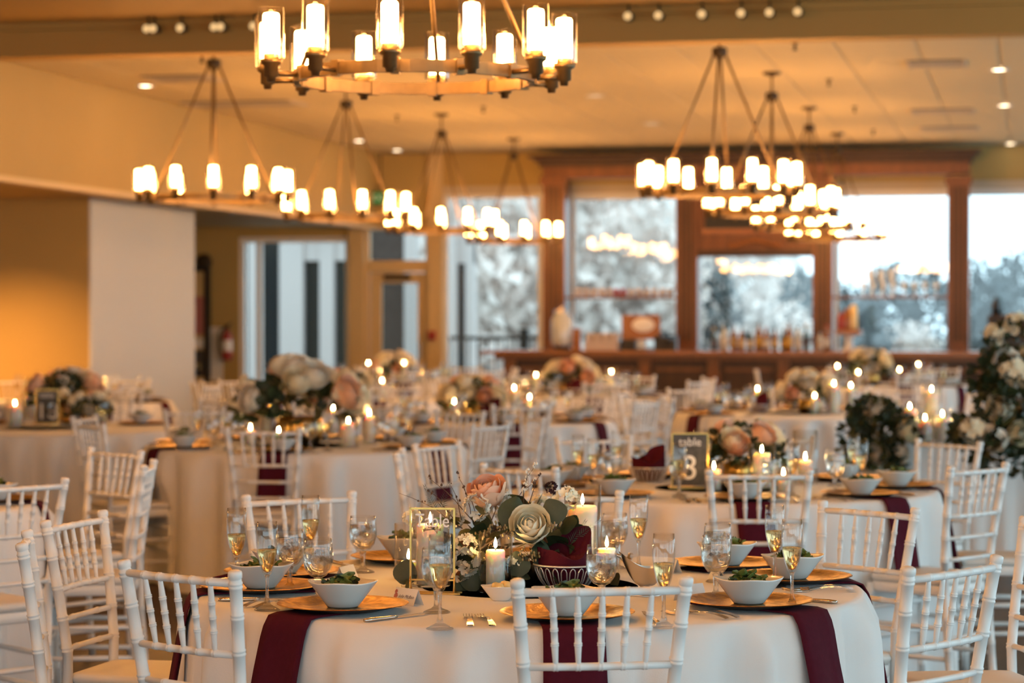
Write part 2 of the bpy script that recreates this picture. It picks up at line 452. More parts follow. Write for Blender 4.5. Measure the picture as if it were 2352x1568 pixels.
# service door in the alcove
d2 = ob('door_2', None, None, (bX(420), YB - .05, 0)); d2['kind'] = 'structure'
DW2 = bX(484) - bX(420)
def d2p(n, a, b, m): return ob(n, bx(a, b).mesh(n, M_[m]), d2)
d2p('door_frame', (DW2 - .06, -.03, 0), (DW2, .05, 2.14), 'black'); d2p('door_frame', (0, -.03, 2.08), (DW2 - .06, .05, 2.14), 'black'); d2p('door_frame', (0, -.03, 0), (.05, .05, 2.08), 'black')
d2p('door_leaf', (.05, .0, 0), (DW2 - .06, .05, 2.08), 'trim'); d2p('notice', (.1, -.008, 1.25), (DW2 - .08, -.001, 1.75), 'printred'); d2p('notice', (.1, -.008, 1.08), (DW2 - .08, -.001, 1.2), 'paper'); d2p('kick_panel', (.08, -.01, .7), (DW2 - .08, -.001, 1.05), 'slate')
d2p('door_knob', (DW2 - .16, -.06, .80), (DW2 - .1, -.01, .88), 'steel')

# right and rear walls: piers between tall windows (the daylight of the hall)
struct('wall_right_sill', bx((XR, -5.2, 0), (XR + .2, 31, .25)), M_['paint'])
struct('wall_right_head', bx((XR, -5.2, 3.2), (XR + .2, 31, CEIL)), M_['paint'])
for i, y in enumerate((-5.2, -1.3, 2.7, 6.7, 10.7, 14.7, 18.7, 22.7, 26.7, 29.9)):
    struct('wall_right_pier' if i == 0 else 'wall_right_pier_%d' % i, bx((XR, y, .25), (XR + .2, y + .45, 3.2)), M_['paint'])
struct('wall_rear', bx((-14, -5.4, 0), (-8.5, -5.2, CEIL)), M_['paint'])
struct('wall_rear_sill', bx((-8.5, -5.4, 0), (XR, -5.2, .25)), M_['paint'])
struct('wall_rear_head', bx((-8.5, -5.4, 3.2), (XR, -5.2, CEIL)), M_['paint'])
for i in range(4):
    struct('wall_rear_pier' if i == 0 else 'wall_rear_pier_%d' % i, bx((-8.5 + i * 3.25, -5.4, .25), (-8.0 + i * 3.25, -5.2, 3.2)), M_['paint'])
portal((XR + .02, 12.4, 1.7), (0, PI / 2, 0), 2.95, 35)
portal((-2.0, -5.25, 1.7), (PI / 2, 0, 0), 13, 2.95)
portal((-1.2, YB + .3, 1.8), (-PI / 2, 0, 0), 12.0, 2.7)

# ------------------------------------------------------------------ lamps let into the ceilings
def ceil_at(px, py, h=CEIL):
    z = (h - EYE) * FPX / (722.0 - py)
    return P(px, z, h)
ring = MB().lathe([(.055, .0), (.058, -.006), (.085, -.008), (.09, .0)], 20).mesh('trim_ring', M_['whitetrim'])
disc = MB().lathe([(.001, -.004), (.056, -.003)], 20).mesh('lens', M_['spot'])
discdim = MB().lathe([(.001, -.004), (.056, -.003)], 20).mesh('lens', M_['spotdim'])
dl = [(335, 197, 1, 'upper-left downlight beside the hanging rods of the left chandelier', CEIL),
      (912, 345, 1, 'downlight above the green exit sign', CEIL), (825, 323, 1, 'small downlight seen between the second left chandelier rods', CEIL),
      (1365, 220, 0, 'dim downlight in mid ceiling right of the big chandelier', CEIL), (1495, 284, 0, 'dim downlight just above the dark back bar cornice', CEIL),
      (2293, 160, 1, 'second downlight down the right edge row', CEIL), (2305, 242, 1, 'third downlight down the right edge row', CEIL),
      (2320, 330, 1, 'lowest downlight of the right edge row', CEIL), (545, 488, 1, 'downlight in the low alcove ceiling over the tall window', LOW),
      (2255, 12, 1, 'topmost downlight of the right edge row, in front of the beam', CEIL), (658, 45, 1, 'downlight beside the leftmost shade of the big chandelier', CEIL)]
for px, py, on, lb, hh in dl:
    p = ceil_at(px, py, hh)
    kz = .009 if hh == CEIL and p[1] > 16.4 else 0.0
    spawn([part('trim_ring', ring), part('lens', disc if on else discdim)], 'downlight', 'round white ' + lb if len(lb.split()) < 14 else lb, 'downlight', (p[0], p[1], hh - .001), 0, 'recessed downlights')
# lamps under the low ceiling: these light the wall below it
for x, y, lb in ((-9.75, 20.9, 'first downlight under the low left ceiling'), (-11.1, 20.9, 'second downlight under the low left ceiling'), (-12.5, 20.9, 'third downlight under the low left ceiling')):
    t = spawn([part('trim_ring', ring), part('lens', disc)], 'downlight', lb + ', lighting the tan wall', 'downlight', (x, y, LOW - .001), 0, 'recessed downlights')
    sl = bpy.data.lights.new('downlight_beam', 'SPOT'); sl.energy = 430; sl.color = WARM; sl.spot_size = 2.3; sl.spot_blend = .9; sl.shadow_soft_size = .05
    ob('downlight_beam', sl, t, (0, 0, -.02))
# small made-up spotlights standing in for reflections along the moulding of the beam
hd = MB().lathe([(.001, .0), (.03, 0), (.034, .03), (.034, .07), (.02, .09), (.001, .09)], 12, M=RX(-PI / 2)).mesh('lamp_head', M_['darkmetal'])
bulb = MB().lathe([(.001, -.004), (.028, -.002)], 12, M=RX(-PI / 2)).mesh('lens', glow('warm_reflection_glow', (1, .60, .25), .7))
stalk = MB().tube([(0, .04, .03), (0, .04, .08)], .008, 6).mesh('bracket', M_['darkmetal'])
for i, px in enumerate((335, 350, 412, 490, 505, 580, 1440, 1510, 1610, 1700, 1765, 1830)):
    x = XY(px, 15.9)[0]
    nth = ['first', 'second', 'third', 'fourth', 'fifth', 'sixth'][i % 6]
    spawn([part('lamp_head', hd), part('lens', bulb), part('bracket', stalk)], 'beam_reflection_spot', '%s made-up small spotlight for a reflection on the beam, %s of the big chandelier' % (nth, 'left' if i < 6 else 'right'), 'spotlight', (x, 15.92, CEIL - .08), 0, 'made-up spotlights along the beam')
# vents and sprinklers
def vent(px, py, wx, wy, lb):
    p = ceil_at(px, py)
    t = thing('ceiling_vent', lb, 'vent', (p[0], p[1], CEIL + .0), 0, 'ceiling vents')
    ob('backing', bx((-wx/2, -wy/2, -.006), (wx/2, wy/2, .0)).mesh('backing', M_['darkmetal']), t)
    for k in range(6):
        y = -wy/2 + wy * (k + .5) / 6
        ob('slat', bx((-wx/2 + .02, y - .018, -.014), (wx/2 - .02, y + .018, -.006)).mesh('slat', M_['ceilgrid']), t)
    for s in (-1, 1):
        ob('vent_frame', bx((s * wx/2 - .015, -wy/2, -.016), (s * wx/2 + .015, wy/2, 0)).mesh('vent_frame', M_['ceilgrid']), t)
vent(420, 180, .55, .55, 'square ceiling vent nearest the left chandelier rods')
vent(560, 238, 1.1, .55, 'long dark ceiling vent left of the second chandelier')
vent(1045, 211, .3, .3, 'black ceiling vent just under the big chandelier ring')
vent(2150, 146, .45, .55, 'nearest of three ceiling vents by the right downlights')
vent(2165, 255, .6, .55, 'middle of three ceiling vents by the right downlights')
vent(2180, 295, .6, .55, 'farthest of three ceiling vents by the right downlights')
spr = MB().lathe([(.03, 0), (.03, -.008), (.012, -.012), (.010, -.05), (.02, -.055), (.022, -.06), (.001, -.062)], 12).mesh('sprinkler_head', M_['darkmetal'])
for px, py, lb in ((465, 128, 'left of the left chandelier stem'), (912, 265, 'between second and third left chandeliers'), (1825, 98, 'just under the beam beside right chandelier'),
                   (1903, 182, 'beside the second right chandelier'), (1962, 245, 'beside the third right chandelier'), (2005, 298, 'beside the fourth right chandelier'), (1110, 245, 'in front of the last left chandelier')):
    p = ceil_at(px, py)
    tag(ob('sprinkler', spr, None, p), 'small dark ceiling sprinkler ' + lb, 'sprinkler', 'ceiling sprinklers')

# ------------------------------------------------------------------ chandeliers
RING_H = 2.375
def chandelier_kit():
    kit = []
    top = CEIL - RING_H
    kit.append(part('canopy', MB().lathe([(.001, top), (.075, top), (.075, top - .02), (.02, top - .035), (.012, top - .04)], 18).mesh('canopy', M_['darkmetal'])))
    kit.append(part('stem', MB().tube([(0, 0, top - .03), (0, 0, 1.02)], .011, 8).mesh('stem', M_['bronze'])))
    kit.append(part('hub', MB().lathe([(.001, 1.03), (.05, 1.03), (.055, 1.01), (.055, .985), (.03, .965), (.012, .94), (.001, .94)], 14).mesh('hub', M_['darkmetal'])))
    R = .43
    ringm = MB()
    seg = 48
    vs = []; fs = []
    for k in range(seg):
        a = 2 * PI * k / seg
        for r, z in ((R - .012, -.022), (R + .012, -.022), (R + .012, .022), (R - .012, .022)):
            vs.append((r * math.cos(a), r * math.sin(a), z))
    for k in range(seg):
        k2 = (k + 1) % seg
        for q in range(4):
            q2 = (q + 1) % 4
            fs.append((k*4+q, k2*4+q, k2*4+q2, k*4+q2))
    ringm.add(vs, fs, False)
    kit.append(part('ring', ringm.mesh('ring', M_['bronze'])))
    rod = MB().tube([(.04, 0, .985), (R, 0, .03)], .0085, 8).mesh('rod', M_['bronze'])
    for k in range(4):
        kit.append(part('rod', rod, rot=(0, 0, PI / 4 + k * PI / 2 + .35)))
    arm = MB(); arm.tube([(R, 0, -.005), (.545, 0, -.005)], .010, 8); arm.box((R - .018, -.016, -.028), (R + .018, .016, .028))
    arm_me = arm.mesh('arm', M_['bronze'])
    sock = MB().lathe([(.001, -.035), (.014, -.035), (.016, -.02), (.026, -.016), (.026, .022), (.038, .03), (.04, .044), (.027, .046), (.027, .066), (.001, .066)], 16).mesh('lamp_holder', M_['bronze'])
    inner = MB().lathe([(.026, .062), (.029, .068), (.029, .200), (.025, .207)], 14).mesh('frosted_shade', M_['shade'])
    outer = MB().lathe([(.03, .045), (.044, .046), (.047, .05), (.047, .225), (.0445, .225), (.0445, .05)], 20).mesh('glass_cylinder', M_['lampglass'])
    for k in range(12):
        a = 2 * PI * (k + .27) / 12
        i = len(kit)
        kit.append(part('arm', arm_me, rot=(0, 0, a)))
        kit.append(part('lamp_holder', sock, (.545, 0, 0), (0, 0, 0), i))
        kit.append(part('frosted_shade', inner, (.545, 0, 0), (0, 0, 0), i))
        kit.append(part('glass_cylinder', outer, (.545, 0, 0), (0, 0, 0), i))
    return kit
CH = chandelier_kit()
rows = (17.1, 20.65, 24.2, 27.75)
chs = [(-2.19, 8.53, .265, 'big nearest ring chandelier of twelve lit glass cylinders hanging from bronze rods')]
for k, nm in enumerate(('first', 'second', 'third', 'fourth')):
    chs.append((-5.93, rows[k], .5 + k * .21, '%s ring chandelier from the viewer in the left row' % nm))
for k, nm in enumerate(('first', 'second', 'third', 'fourth')):
    chs.append((-2.16, rows[k], .2 + k * .17, '%s ring chandelier from the viewer in the right row' % nm))
chs.append((-5.93, 4.98, .1, 'added unseen ring chandelier over the viewer, beyond the left edge'))  # this and the next unseen chandeliers are added to warm the front tables
chs.append((-5.93, 8.53, .1, 'added unseen ring chandelier beside the big nearest one, beyond the left edge'))
chs.append((-2.19, 1.4, .1, 'added unseen ring chandelier behind the viewer, in line with the big nearest one'))
chs.append((-2.19, 4.98, .1, 'added unseen ring chandelier over the viewer, in line with the big nearest one'))
for x, y, rz, lb in chs:
    spawn(CH, 'ring_chandelier', lb, 'chandelier', (x, y, RING_H), rz + YAW, 'ring chandeliers')

# exit sign and extinguisher
p = XY(875, YB - .3)
ex = thing('exit_sign', 'green exit sign hanging above the glazed door', 'sign', (p[0], YB - .3, HY(455, 875, YB - .3)))
ob('housing', bx((-.16, -.02, -.09), (.16, .02, .09)).mesh('housing', M_['darkmetal']), ex)
ob('sign_face', bx((-.14, -.024, -.07), (.14, -.02, .07)).mesh('sign_face', M_['green']), ex)
text('EXIT', .11, M_['whiteink'], ex, (0, -.026, 0), (PI / 2, 0, 0), center_y=True)
ob('bracket', MB().tube([(0, 0, .09), (0, 0, CEIL - ex.location.z - .002)], .008, 6).mesh('bracket', M_['darkmetal']), ex)
fx = thing('fire_extinguisher', 'red fire extinguisher on the alcove wall beside the tall window', 'extinguisher', (bX(527), YB - .1, .92))
ob('cylinder', MB().lathe([(.001, 0), (.06, 0), (.068, .02), (.068, .3), (.05, .36), (.02, .38), (.02, .40)], 16).mesh('cylinder', M_['red']), fx)
ob('valve', MB().box((-.03, -.02, .40), (.03, .02, .45)).tube([(0, 0, .45), (.07, 0, .49)], .01, 6).mesh('valve', M_['black']), fx)
ob('hose', MB().tube([(-.03, 0, .42), (-.09, -.02, .38), (-.10, -.02, .2), (-.08, -.02, .1)], .012, 6).mesh('hose', M_['black']), fx)
ob('tag_label', MB().lathe([(.0685, .12), (.0685, .26)], 16).mesh('tag_label', M_['paper']), fx)
tag(ob('wall_bracket_clock', MB().lathe([(.001, -.03), (.1, -.03), (.11, -.02), (.11, 0), (.001, 0)], 20, M=RX(PI / 2) @ S(1, 1, -1)).mesh('wall_speaker', M_['darkmetal']), None, (bX(470), YB - .003, 2.2)), 'round dark wall speaker above the alcove door', 'speaker').name = 'wall_speaker'
tag(ob('wall_notice', bx((-.09, -.01, -.35), (.09, 0, .35)).mesh('wall_notice', M_['paper']), None, (bX(497), YB, 1.0)), 'pale notice board on the wall by the alcove door', 'notice')
pull = MB().box((-.05, -.05, -.06), (.05, 0, .06)).lathe([(.001, 0), (.03, 0), (.03, .02), (.001, .03)], 10, M=T(0, -.05, 0) @ RX(PI / 2))
tag(ob('fire_alarm_pull', pull.mesh('fire_alarm_pull', M_['red']), None, (bX(996), YB - .06, HY(770, 996, YB))), 'small red alarm pull on the pier beside the glazed door', 'alarm')

# ------------------------------------------------------------------ outside
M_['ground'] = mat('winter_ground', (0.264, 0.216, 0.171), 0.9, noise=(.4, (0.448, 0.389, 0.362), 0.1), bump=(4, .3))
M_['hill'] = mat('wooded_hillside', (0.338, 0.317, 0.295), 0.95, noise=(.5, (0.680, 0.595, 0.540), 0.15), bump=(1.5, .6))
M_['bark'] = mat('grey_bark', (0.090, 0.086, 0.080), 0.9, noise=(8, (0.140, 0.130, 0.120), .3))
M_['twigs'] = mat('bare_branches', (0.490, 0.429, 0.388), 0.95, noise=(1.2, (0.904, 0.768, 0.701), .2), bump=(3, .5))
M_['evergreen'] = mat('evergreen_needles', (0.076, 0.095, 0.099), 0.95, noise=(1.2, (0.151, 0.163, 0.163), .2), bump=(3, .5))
M_['brick'] = mat('brown_brick', (0.048, 0.031, 0.024), 0.9, noise=(14, (0.072, 0.048, 0.038), .2), bump=(30, .3))
M_['outwhite'] = mat('white_siding', (0.519, 0.456, 0.433), 0.7, bump=(20, .05))
M_['darkpane'] = mat('dark_window', (0.018, 0.021, 0.024), 0.15, bump=(3, .02))
og = struct('ground', MB().grid(lambda u, v: (-60 + 120 * u, 30.4 + 140 * v, -.25 - 2.0 * v), 20, 20), M_['ground'])
def hill_h(x, y):
    t = min(1, max(0, (y - 62) / 50))
    side = 1 / (1 + math.exp((x + 13.0) / 1.3))
    return -2 + t * (3.0 + 13.0 * side) + .6 * math.sin(x * .35) * t
hill = struct('ground_hillside', MB().grid(lambda u, v: (-70 + 130 * u, 60 + 60 * v, hill_h(-70 + 130 * u, 60 + 60 * v)), 60, 24), M_['hill'])
seen = {}
def tree_mesh(rx, rz, m, seed, n=1100):
    rnd = random.Random(seed)
    b = MB()
    for _ in range(n):
        a = rnd.uniform(0, 2 * PI); c = rnd.uniform(-1, 1); r = rnd.uniform(.3, 1) ** .5
        sq = math.sqrt(1 - c * c)
        p_ = Vector((rx * r * sq * math.cos(a), rx * r * sq * math.sin(a), rz * r * c))
        s_ = rnd.uniform(.10, .24)
        b.add([(-s_, 0, -s_ * .4), (s_, 0, -s_ * .4), (0, 0, s_)], [(0, 1, 2)], False, 0, T(*p_) @ Euler((rnd.uniform(0, 6), rnd.uniform(0, 6), rnd.uniform(0, 6))).to_matrix().to_4x4())
    return b.mesh('crown', M_[m])
crowns = [tree_mesh(1.7, 2.6, 'twigs', 1), tree_mesh(1.4, 3.0, 'evergreen', 2), tree_mesh(2.0, 2.2, 'twigs', 3)]
trunk = MB().tube([(0, 0, -1), (.05, 0, 1.2), (0, .05, 3.2)], [.16, .12, .05], 8).mesh('trunk', M_['bark'])
i = 0
for px, Y, sc, kd in ((1042, 46, 1.0, 0), (1085, 66, 1.2, 2), (1140, 52, 1.0, 2), (1195, 60, 1.1, 0), (1228, 47, .9, 0), (1335, 50, 1.05, 0), (1375, 66, 1.2, 2), (1420, 56, 1.0, 0), (1465, 48, .85, 0),
                      (1500, 64, 1.0, 2), (1540, 54, .75, 0), (1630, 50, .62, 1), (1690, 60, .8, 0), (1745, 50, .6, 2), (1795, 62, .75, 0), (1845, 52, .6, 1), (1945, 70, .62, 1), (1990, 58, .52, 1),
                      (2040, 74, .7, 1), (2085, 62, .55, 0), (2135, 70, .7, 1), (2250, 72, .7, 1), (2292, 60, .6, 1), (2335, 72, .74, 1), (2370, 62, .6, 0)):
    x, z = XY(px, Y)
    h = -1.4 if Y < 62 else hill_h(x, Y)
    kn = ['bare grey tree', 'dark evergreen tree', 'broad bare tree'][kd]
    bay = 'left of the back bar' if px < 1240 else 'behind the left bay' if px < 1560 else 'behind the middle bay' if px < 1880 else 'behind the right bay' if px < 2200 else 'beyond the right edge pillar'
    cnt = seen.get((kn, bay), 0); seen[(kn, bay)] = cnt + 1
    t = thing('tree', '%s %s from the left outside the window %s' % (('first', 'second', 'third', 'fourth', 'fifth')[cnt], kn, bay), 'tree', (x, Y, h), i * 1.3, 'trees outside', sc)
    ob('crown', crowns[kd], t, (0, 0, 3.6)); ob('trunk', trunk, t); i += 1
# neighbouring wing with white posts and dark panes
wing = thing('porch_wing', 'white porch wing with dark tall windows outside the left windows', 'building', (0, 36.2, 0))
def wx(px): return XY(px, 36.2)[0]
def wpart(n, a, b, m): return ob(n, bx(a, b).mesh(n, M_[m]), wing)
for a, b in ((575, 596), (646, 700), (738, 770), (1035, 1052), (1072, 1090)):
    wpart('post', (wx(a), -.1, -.25), (wx(b), .15, 3.3 if a < 1000 else 2.9), 'outwhite')
for a, b in ((540, 575), (596, 646), (700, 738), (770, 815)):
    wpart('window', (wx(a), .02, -.25), (wx(b), .06, 2.35 if a > 690 else 3.3), 'darkpane')
wpart('window', (wx(1052), .02, -.25), (wx(1072), .06, 2.3), 'darkpane')
wpart('head_board', (wx(700), -.05, 2.35), (wx(815), .1, 2.75), 'outwhite')
wpart('head_board', (wx(1030), -.05, 2.3), (wx(1090), .1, 2.9), 'outwhite')
wpart('brick_wall', (wx(838), .05, -.25), (wx(928), .3, 3.6), 'brick')
wpart('corner_board', (wx(928), .0, -.25), (wx(955), .25, 3.6), 'outwhite')
ob('gable', MB().add([(wx(690), -.04, 2.75), (wx(820), -.04, 2.75), (wx(752), -.04, 3.05), (wx(690), .1, 2.75), (wx(820), .1, 2.75), (wx(752), .1, 3.05)],
                     [(0,1,2),(5,4,3),(0,3,4,1),(1,4,5,2),(2,5,3,0)], False).mesh('gable', M_['outwhite']), wing)
ob('eaves', bx((wx(530), -.3, 3.3), (wx(830), .3, 3.5)).mesh('eaves', M_['brick']), wing)
ob('porch_lamp', MB().lathe([(.001, 2.62), (.05, 2.75), (.14, 3.12), (.12, 3.2), (.001, 3.22)], 14, M=T(wx(745), -.45, 0)).mesh('porch_lamp', M_['outwhite']), wing)
# railing on the terrace
rl = thing('terrace_railing', 'black metal terrace railing outside the window left of the bar', 'railing', (0, 33.0, 0))
x0, x1 = XY(1015, 33)[0], XY(1300, 33)[0]
ob('top_rail', bx((x0, -.02, 1.16), (x1, .02, 1.21)).mesh('top_rail', M_['black']), rl)
ob('bottom_rail', bx((x0, -.015, .12), (x1, .015, .16)).mesh('bottom_rail', M_['black']), rl)
bal = bx((-.009, -.009, .16), (.009, .009, 1.16)).mesh('baluster', M_['black'])
k = x0
while k < x1:
    ob('baluster', bal, rl, (k, 0, 0)); k += .13
ob('post', bx((XY(1205, 33)[0] - .06, -.06, -.2), (XY(1205, 33)[0] + .06, .06, 1.32)).mesh('post', M_['black']), rl)
# ------------------------------------------------------------------ bar counter and back bar
YC = 28.1
def cX(px, Y=YC): return XY(px, Y)[0]
bar = thing('bar_counter', 'long dark wooden bar counter with lighter polished top across the back', 'bar', (0, YC, 0))
def bp(n, a, b, m, root=None, up=None): return ob(n, bx(a, b).mesh(n, M_[m]), up or root or bar)
BH = 1.09
bp('counter_top', (cX(1108), -.06, BH - .05), (1.2, .62, BH), 'bartop')
bp('top_moulding', (cX(1135), .0, BH - .11), (1.2, .56, BH - .05), 'bar')
bp('body', (cX(1155), .08, .1), (1.2, .52, BH - .11), 'bardark')
bp('plinth', (cX(1155), .04, 0), (1.2, .54, .1), 'bar')
xa = cX(1155); n = 9; step = (1.2 - xa) / n
for k in range(n):
    x = xa + k * step
    bp('pilaster', (x, .03, .1), (x + .14, .08, BH - .11), 'bar')
    fp = bp('raised_panel', (x + .22, .045, .2), (x + step - .08, .08, BH - .24), 'bardark')
    bp('panel_moulding', (x + .2, .035, BH - .24), (x + step - .06, .08, BH - .2), 'bar', up=fp)
YU = 29.35
bb = thing('back_bar', 'tall dark wooden back bar frame with cornice against the windows', 'back bar', (0, YU, 0))
def ux(px): return XY(px, YU)[0]
def up_(n, a, b, m): return ob(n, bx(a, b).mesh(n, M_[m]), bb)
cab_top = HY(352, 1700, YU)
for a, b in ((1247, 1297), (1552, 1602), (1866, 1912), (2176, 2226)):
    pl = up_('pillar', (ux(a), 0, 0), (ux(b), .35, HY(405, a, YU)), 'bar')
    wd = ux(b) - ux(a)
    for q in (.28, .5, .72):
        ob('flute', bx((ux(a) + wd * q - .012, -.012, 1.2), (ux(a) + wd * q + .012, 0, HY(430, a, YU))).mesh('flute', M_['bardark']), pl)
    ob('capital', bx((ux(a) - .03, -.04, HY(425, a, YU)), (ux(b) + .03, .0, HY(405, a, YU))).mesh('capital', M_['bar']), pl)
hb = HY(405, 1700, YU)
up_('entablature', (ux(1247), .0, hb), (ux(2226), .35, hb + .14), 'bar')
up_('cornice', (ux(1240), -.05, hb + .14), (ux(2233), .35, hb + .2), 'bardark')
up_('cornice', (ux(1231), -.12, hb + .2), (ux(2242), .35, hb + .245), 'bardark')
up_('cornice', (ux(1220), -.2, hb + .245), (ux(2252), .35, cab_top), 'bardark')
h0 = HY(585, 1700, YU); h1 = hb
up_('upper_panel', (ux(1602), .05, h0 + .0), (ux(1866), .3, h1), 'bar')
up_('dark_screen', (ux(1618), .035, h0 + .32), (ux(1850), .05, h1 - .08), 'black')
up_('screen_moulding', (ux(1610), .02, h0 + .26), (ux(1858), .05, h0 + .32), 'bartop')
up_('lower_rail', (ux(1602), -.02, h0 - .02), (ux(1866), .3, h0 + .06), 'bardark')
hs = HY(681, 1420, YU)
for a, b in ((1297, 1552), (1912, 2176)):
    up_('shelf', (ux(a), .02, hs - .025), (ux(b), .32, hs), 'bar')
up_('work_counter', (ux(1240), -.1, .85), (ux(2233), .4, .93), 'bardark')
up_('work_base', (ux(1247), .0, 0), (ux(2226), .38, .85), 'bardark')
# carved ornament boards under the panel
orn = MB()
for k in range(9):
    orn.lathe([(.001, .03), (.03, .02), (.04, 0), (.03, -.02), (.001, -.03)], 8, M=T(ux(1734) + (k - 4) * .07, -.02, h0 + .14 + .03 * math.cos((k - 4) * .8)))
ob('carved_ornament', orn.mesh('carved_ornament', M_['bartop']), bb).__setitem__('kind', 'stuff')

# things on the bar
def bottle_mesh(r, h, m, lab, cap):
    b = MB()
    b.lathe([(.001, 0), (r, 0), (r, h * .6), (r * .9, h * .66), (r * .38, h * .76), (r * .34, h * .94)], 12)
    b.lathe([(r * 1.02, h * .15), (r * 1.02, h * .48)], 12, 1)
    b.lathe([(r * .4, h * .92), (r * .4, h), (.001, h)], 10, 2)
    return b.mesh('bottle', m, lab, cap)
amber = mat('amber_glass', (.22, .09, .015), .1, coat=.5, bump=(5, .01)); gr = mat('green_glass', (.02, .05, .02), .1, coat=.5, bump=(5, .01))
clearb = mat('clear_spirit_glass', (.45, .50, .50), .08, coat=.5, bump=(5, .01)); yl = mat('yellow_label', (.6, .42, .1), .7, noise=(30, (.5, .3, .08), .2))
dk = mat('dark_label', (.05, .04, .04), .7, noise=(30, (.1, .05, .04), .2)); wl = mat('white_label', (.6, .58, .54), .7, noise=(30, (.5, .48, .42), .2))
bts = [bottle_mesh(.04, .30, amber, yl, M_['black']), bottle_mesh(.042, .27, amber, wl, M_['red']), bottle_mesh(.038, .33, gr, dk, M_['brass']),
       bottle_mesh(.045, .28, clearb, wl, M_['black']), bottle_mesh(.04, .31, gr, yl, M_['black'])]
bn = ['amber bottle with yellow label', 'amber bottle with white label', 'slim green bottle with dark label', 'clear bottle with white label', 'green bottle with yellow label']
nth = ('first', 'second', 'third', 'fourth', 'fifth', 'sixth', 'seventh', 'eighth', 'ninth', 'tenth', 'eleventh', 'twelfth', 'thirteenth', 'fourteenth')
YT = YC + .4
for k, px in enumerate((1640, 1662, 1684, 1703, 1722, 1741, 1760, 1779, 1798, 1812, 1832, 1850, 1884, 1898)):
    q = (2, 3, 0, 0, 4, 0, 1, 0, 4, 0, 3, 2, 3, 1)[k]
    x = cX(px, YT)
    tag(ob('bottle', bts[q], None, (x, YT + .04 * (k % 3), BH), (0, 0, k), .82 + .1 * ((k * 7) % 4)), '%s, %s from the left in the row on the bar' % (bn[q], nth[k]), 'bottle', 'bottles on the bar')
# glass drink dispenser
dsp = thing('drink_dispenser', 'clear glass drink dispenser on the left end of the bar', 'dispenser', (cX(1291, YT), YT, BH))
ob('stand', MB().lathe([(.001, 0), (.1, 0), (.1, .03), (.08, .05), (.001, .05)], 16).mesh('stand', M_['bardark']), dsp)
ob('jar', MB().lathe([(.001, .05), (.12, .05), (.13, .1), (.13, .36), (.09, .43), (.09, .45)], 20).mesh('jar', mat('iced_drink', (.55, .60, .61), .1, coat=.6, bump=(12, .05))), dsp)
ob('lid', MB().lathe([(.095, .45), (.095, .47), (.02, .49), (.02, .52), (.001, .53)], 16).mesh('lid', M_['steel']), dsp)
ob('tap', MB().tube([(0, -.13, .1), (0, -.18, .1), (0, -.18, .06)], .012, 8).mesh('tap', M_['steel']), dsp)
# till with its back to the hall
till = thing('cash_register', 'till screen with a round white mark on its wooden back', 'register', (cX(1472, YT), YT, BH))
ob('screen', bx((-.23, -.01, .13), (.23, .04, .42)).mesh('screen', M_['bartop']), till)
ob('round_mark', MB().lathe([(.001, -.014), (.1, -.012), (.11, -.008)], 20, M=T(.03, 0, .30) @ RX(PI / 2) @ S(1.3, .8, -1)).mesh('round_mark', M_['paper']), till)
ob('neck', bx((-.05, 0, .02), (.05, .05, .13)).mesh('neck', M_['steel']), till)
ob('foot', bx((-.14, -.08, 0), (.14, .12, .02)).mesh('foot', M_['black']), till)
dkb = [(1445, .09, .16, 'black card printer beside the till'), (1520, .08, .22, 'black box right of the till on the bar'), (1543, .06, .18, 'narrow black box by the bar pillar')]
for px, wv, hv, lb in dkb:
    b = MB().box((-wv, -.08, 0), (wv, .1, hv * .7)).add([(-wv, -.08, hv*.7), (wv, -.08, hv*.7), (wv, .1, hv), (-wv, .1, hv), (wv, .1, hv*.7), (-wv, .1, hv*.7)], [(0,1,2,3), (1,4,2), (0,3,5), (3,2,4,5)], False)
    tag(ob('bar_box', b.mesh('bar_box', M_['black']), None, (cX(px, YT), YT, BH)), lb, 'box')
tag(ob('menu_stand', MB().box((-.05, -.01, 0), (.05, .01, .26)).box((-.06, -.04, 0), (.06, .04, .015)).mesh('menu_stand', M_['bartop']), None, (cX(1328, YT), YT - .1, BH)), 'slim wooden menu stand beside the drink dispenser', 'stand')
# white tray of cups, stand of garnishes
tray = thing('glass_rack', 'white rack of upturned glasses on the bar left of the till', 'rack', (cX(1385, YT), YT, BH))
ob('rack', bx((-.2, -.15, 0), (.2, .15, .1)).mesh('rack', M_['outwhite']), tray)
for k in range(12):
    ob('cup', MB().lathe([(.03, .1), (.038, .2), (.001, .2)], 10, M=T(-.15 + .1 * (k % 4), -.1 + .1 * (k // 4), 0)).mesh('cup', M_['outwhite']), tray)
cs = thing('cake_stand', 'orange topped stand holding fruit at the right bay of the bar', 'stand', (cX(1950, YT), YT, BH))
ob('pedestal', MB().lathe([(.09, 0), (.09, .02), (.05, .05), (.05, .16), (.08, .19)], 16).mesh('pedestal', M_['whitetrim']), cs)
ob('plate', bx((-.15, -.12, .19), (.15, .12, .25)).mesh('plate', M_['bartop']), cs)
for k in range(3):
    ob('fruit_jar', MB().lathe([(.001, .25), (.045, .25), (.05, .3), (.045, .40 + .05 * k), (.02, .44 + .05 * k), (.001, .45 + .05 * k)], 12, M=T(-.09 + k * .07, .02 * k, 0)).mesh('fruit_jar', (M_['red'], M_['bartop'], M_['butter'])[k]), cs)
boxd = thing('beverage_cabinet', 'dark cabinet with bottle on top at the right end of the bar', 'cabinet', (cX(2320, YT), YT, BH))
ob('body', bx((-.25, -.2, 0), (.4, .2, .42)).mesh('body', M_['bardark']), boxd)
ob('door', bx((-.22, -.215, .04), (.1, -.2, .38)).mesh('door', M_['black']), boxd)
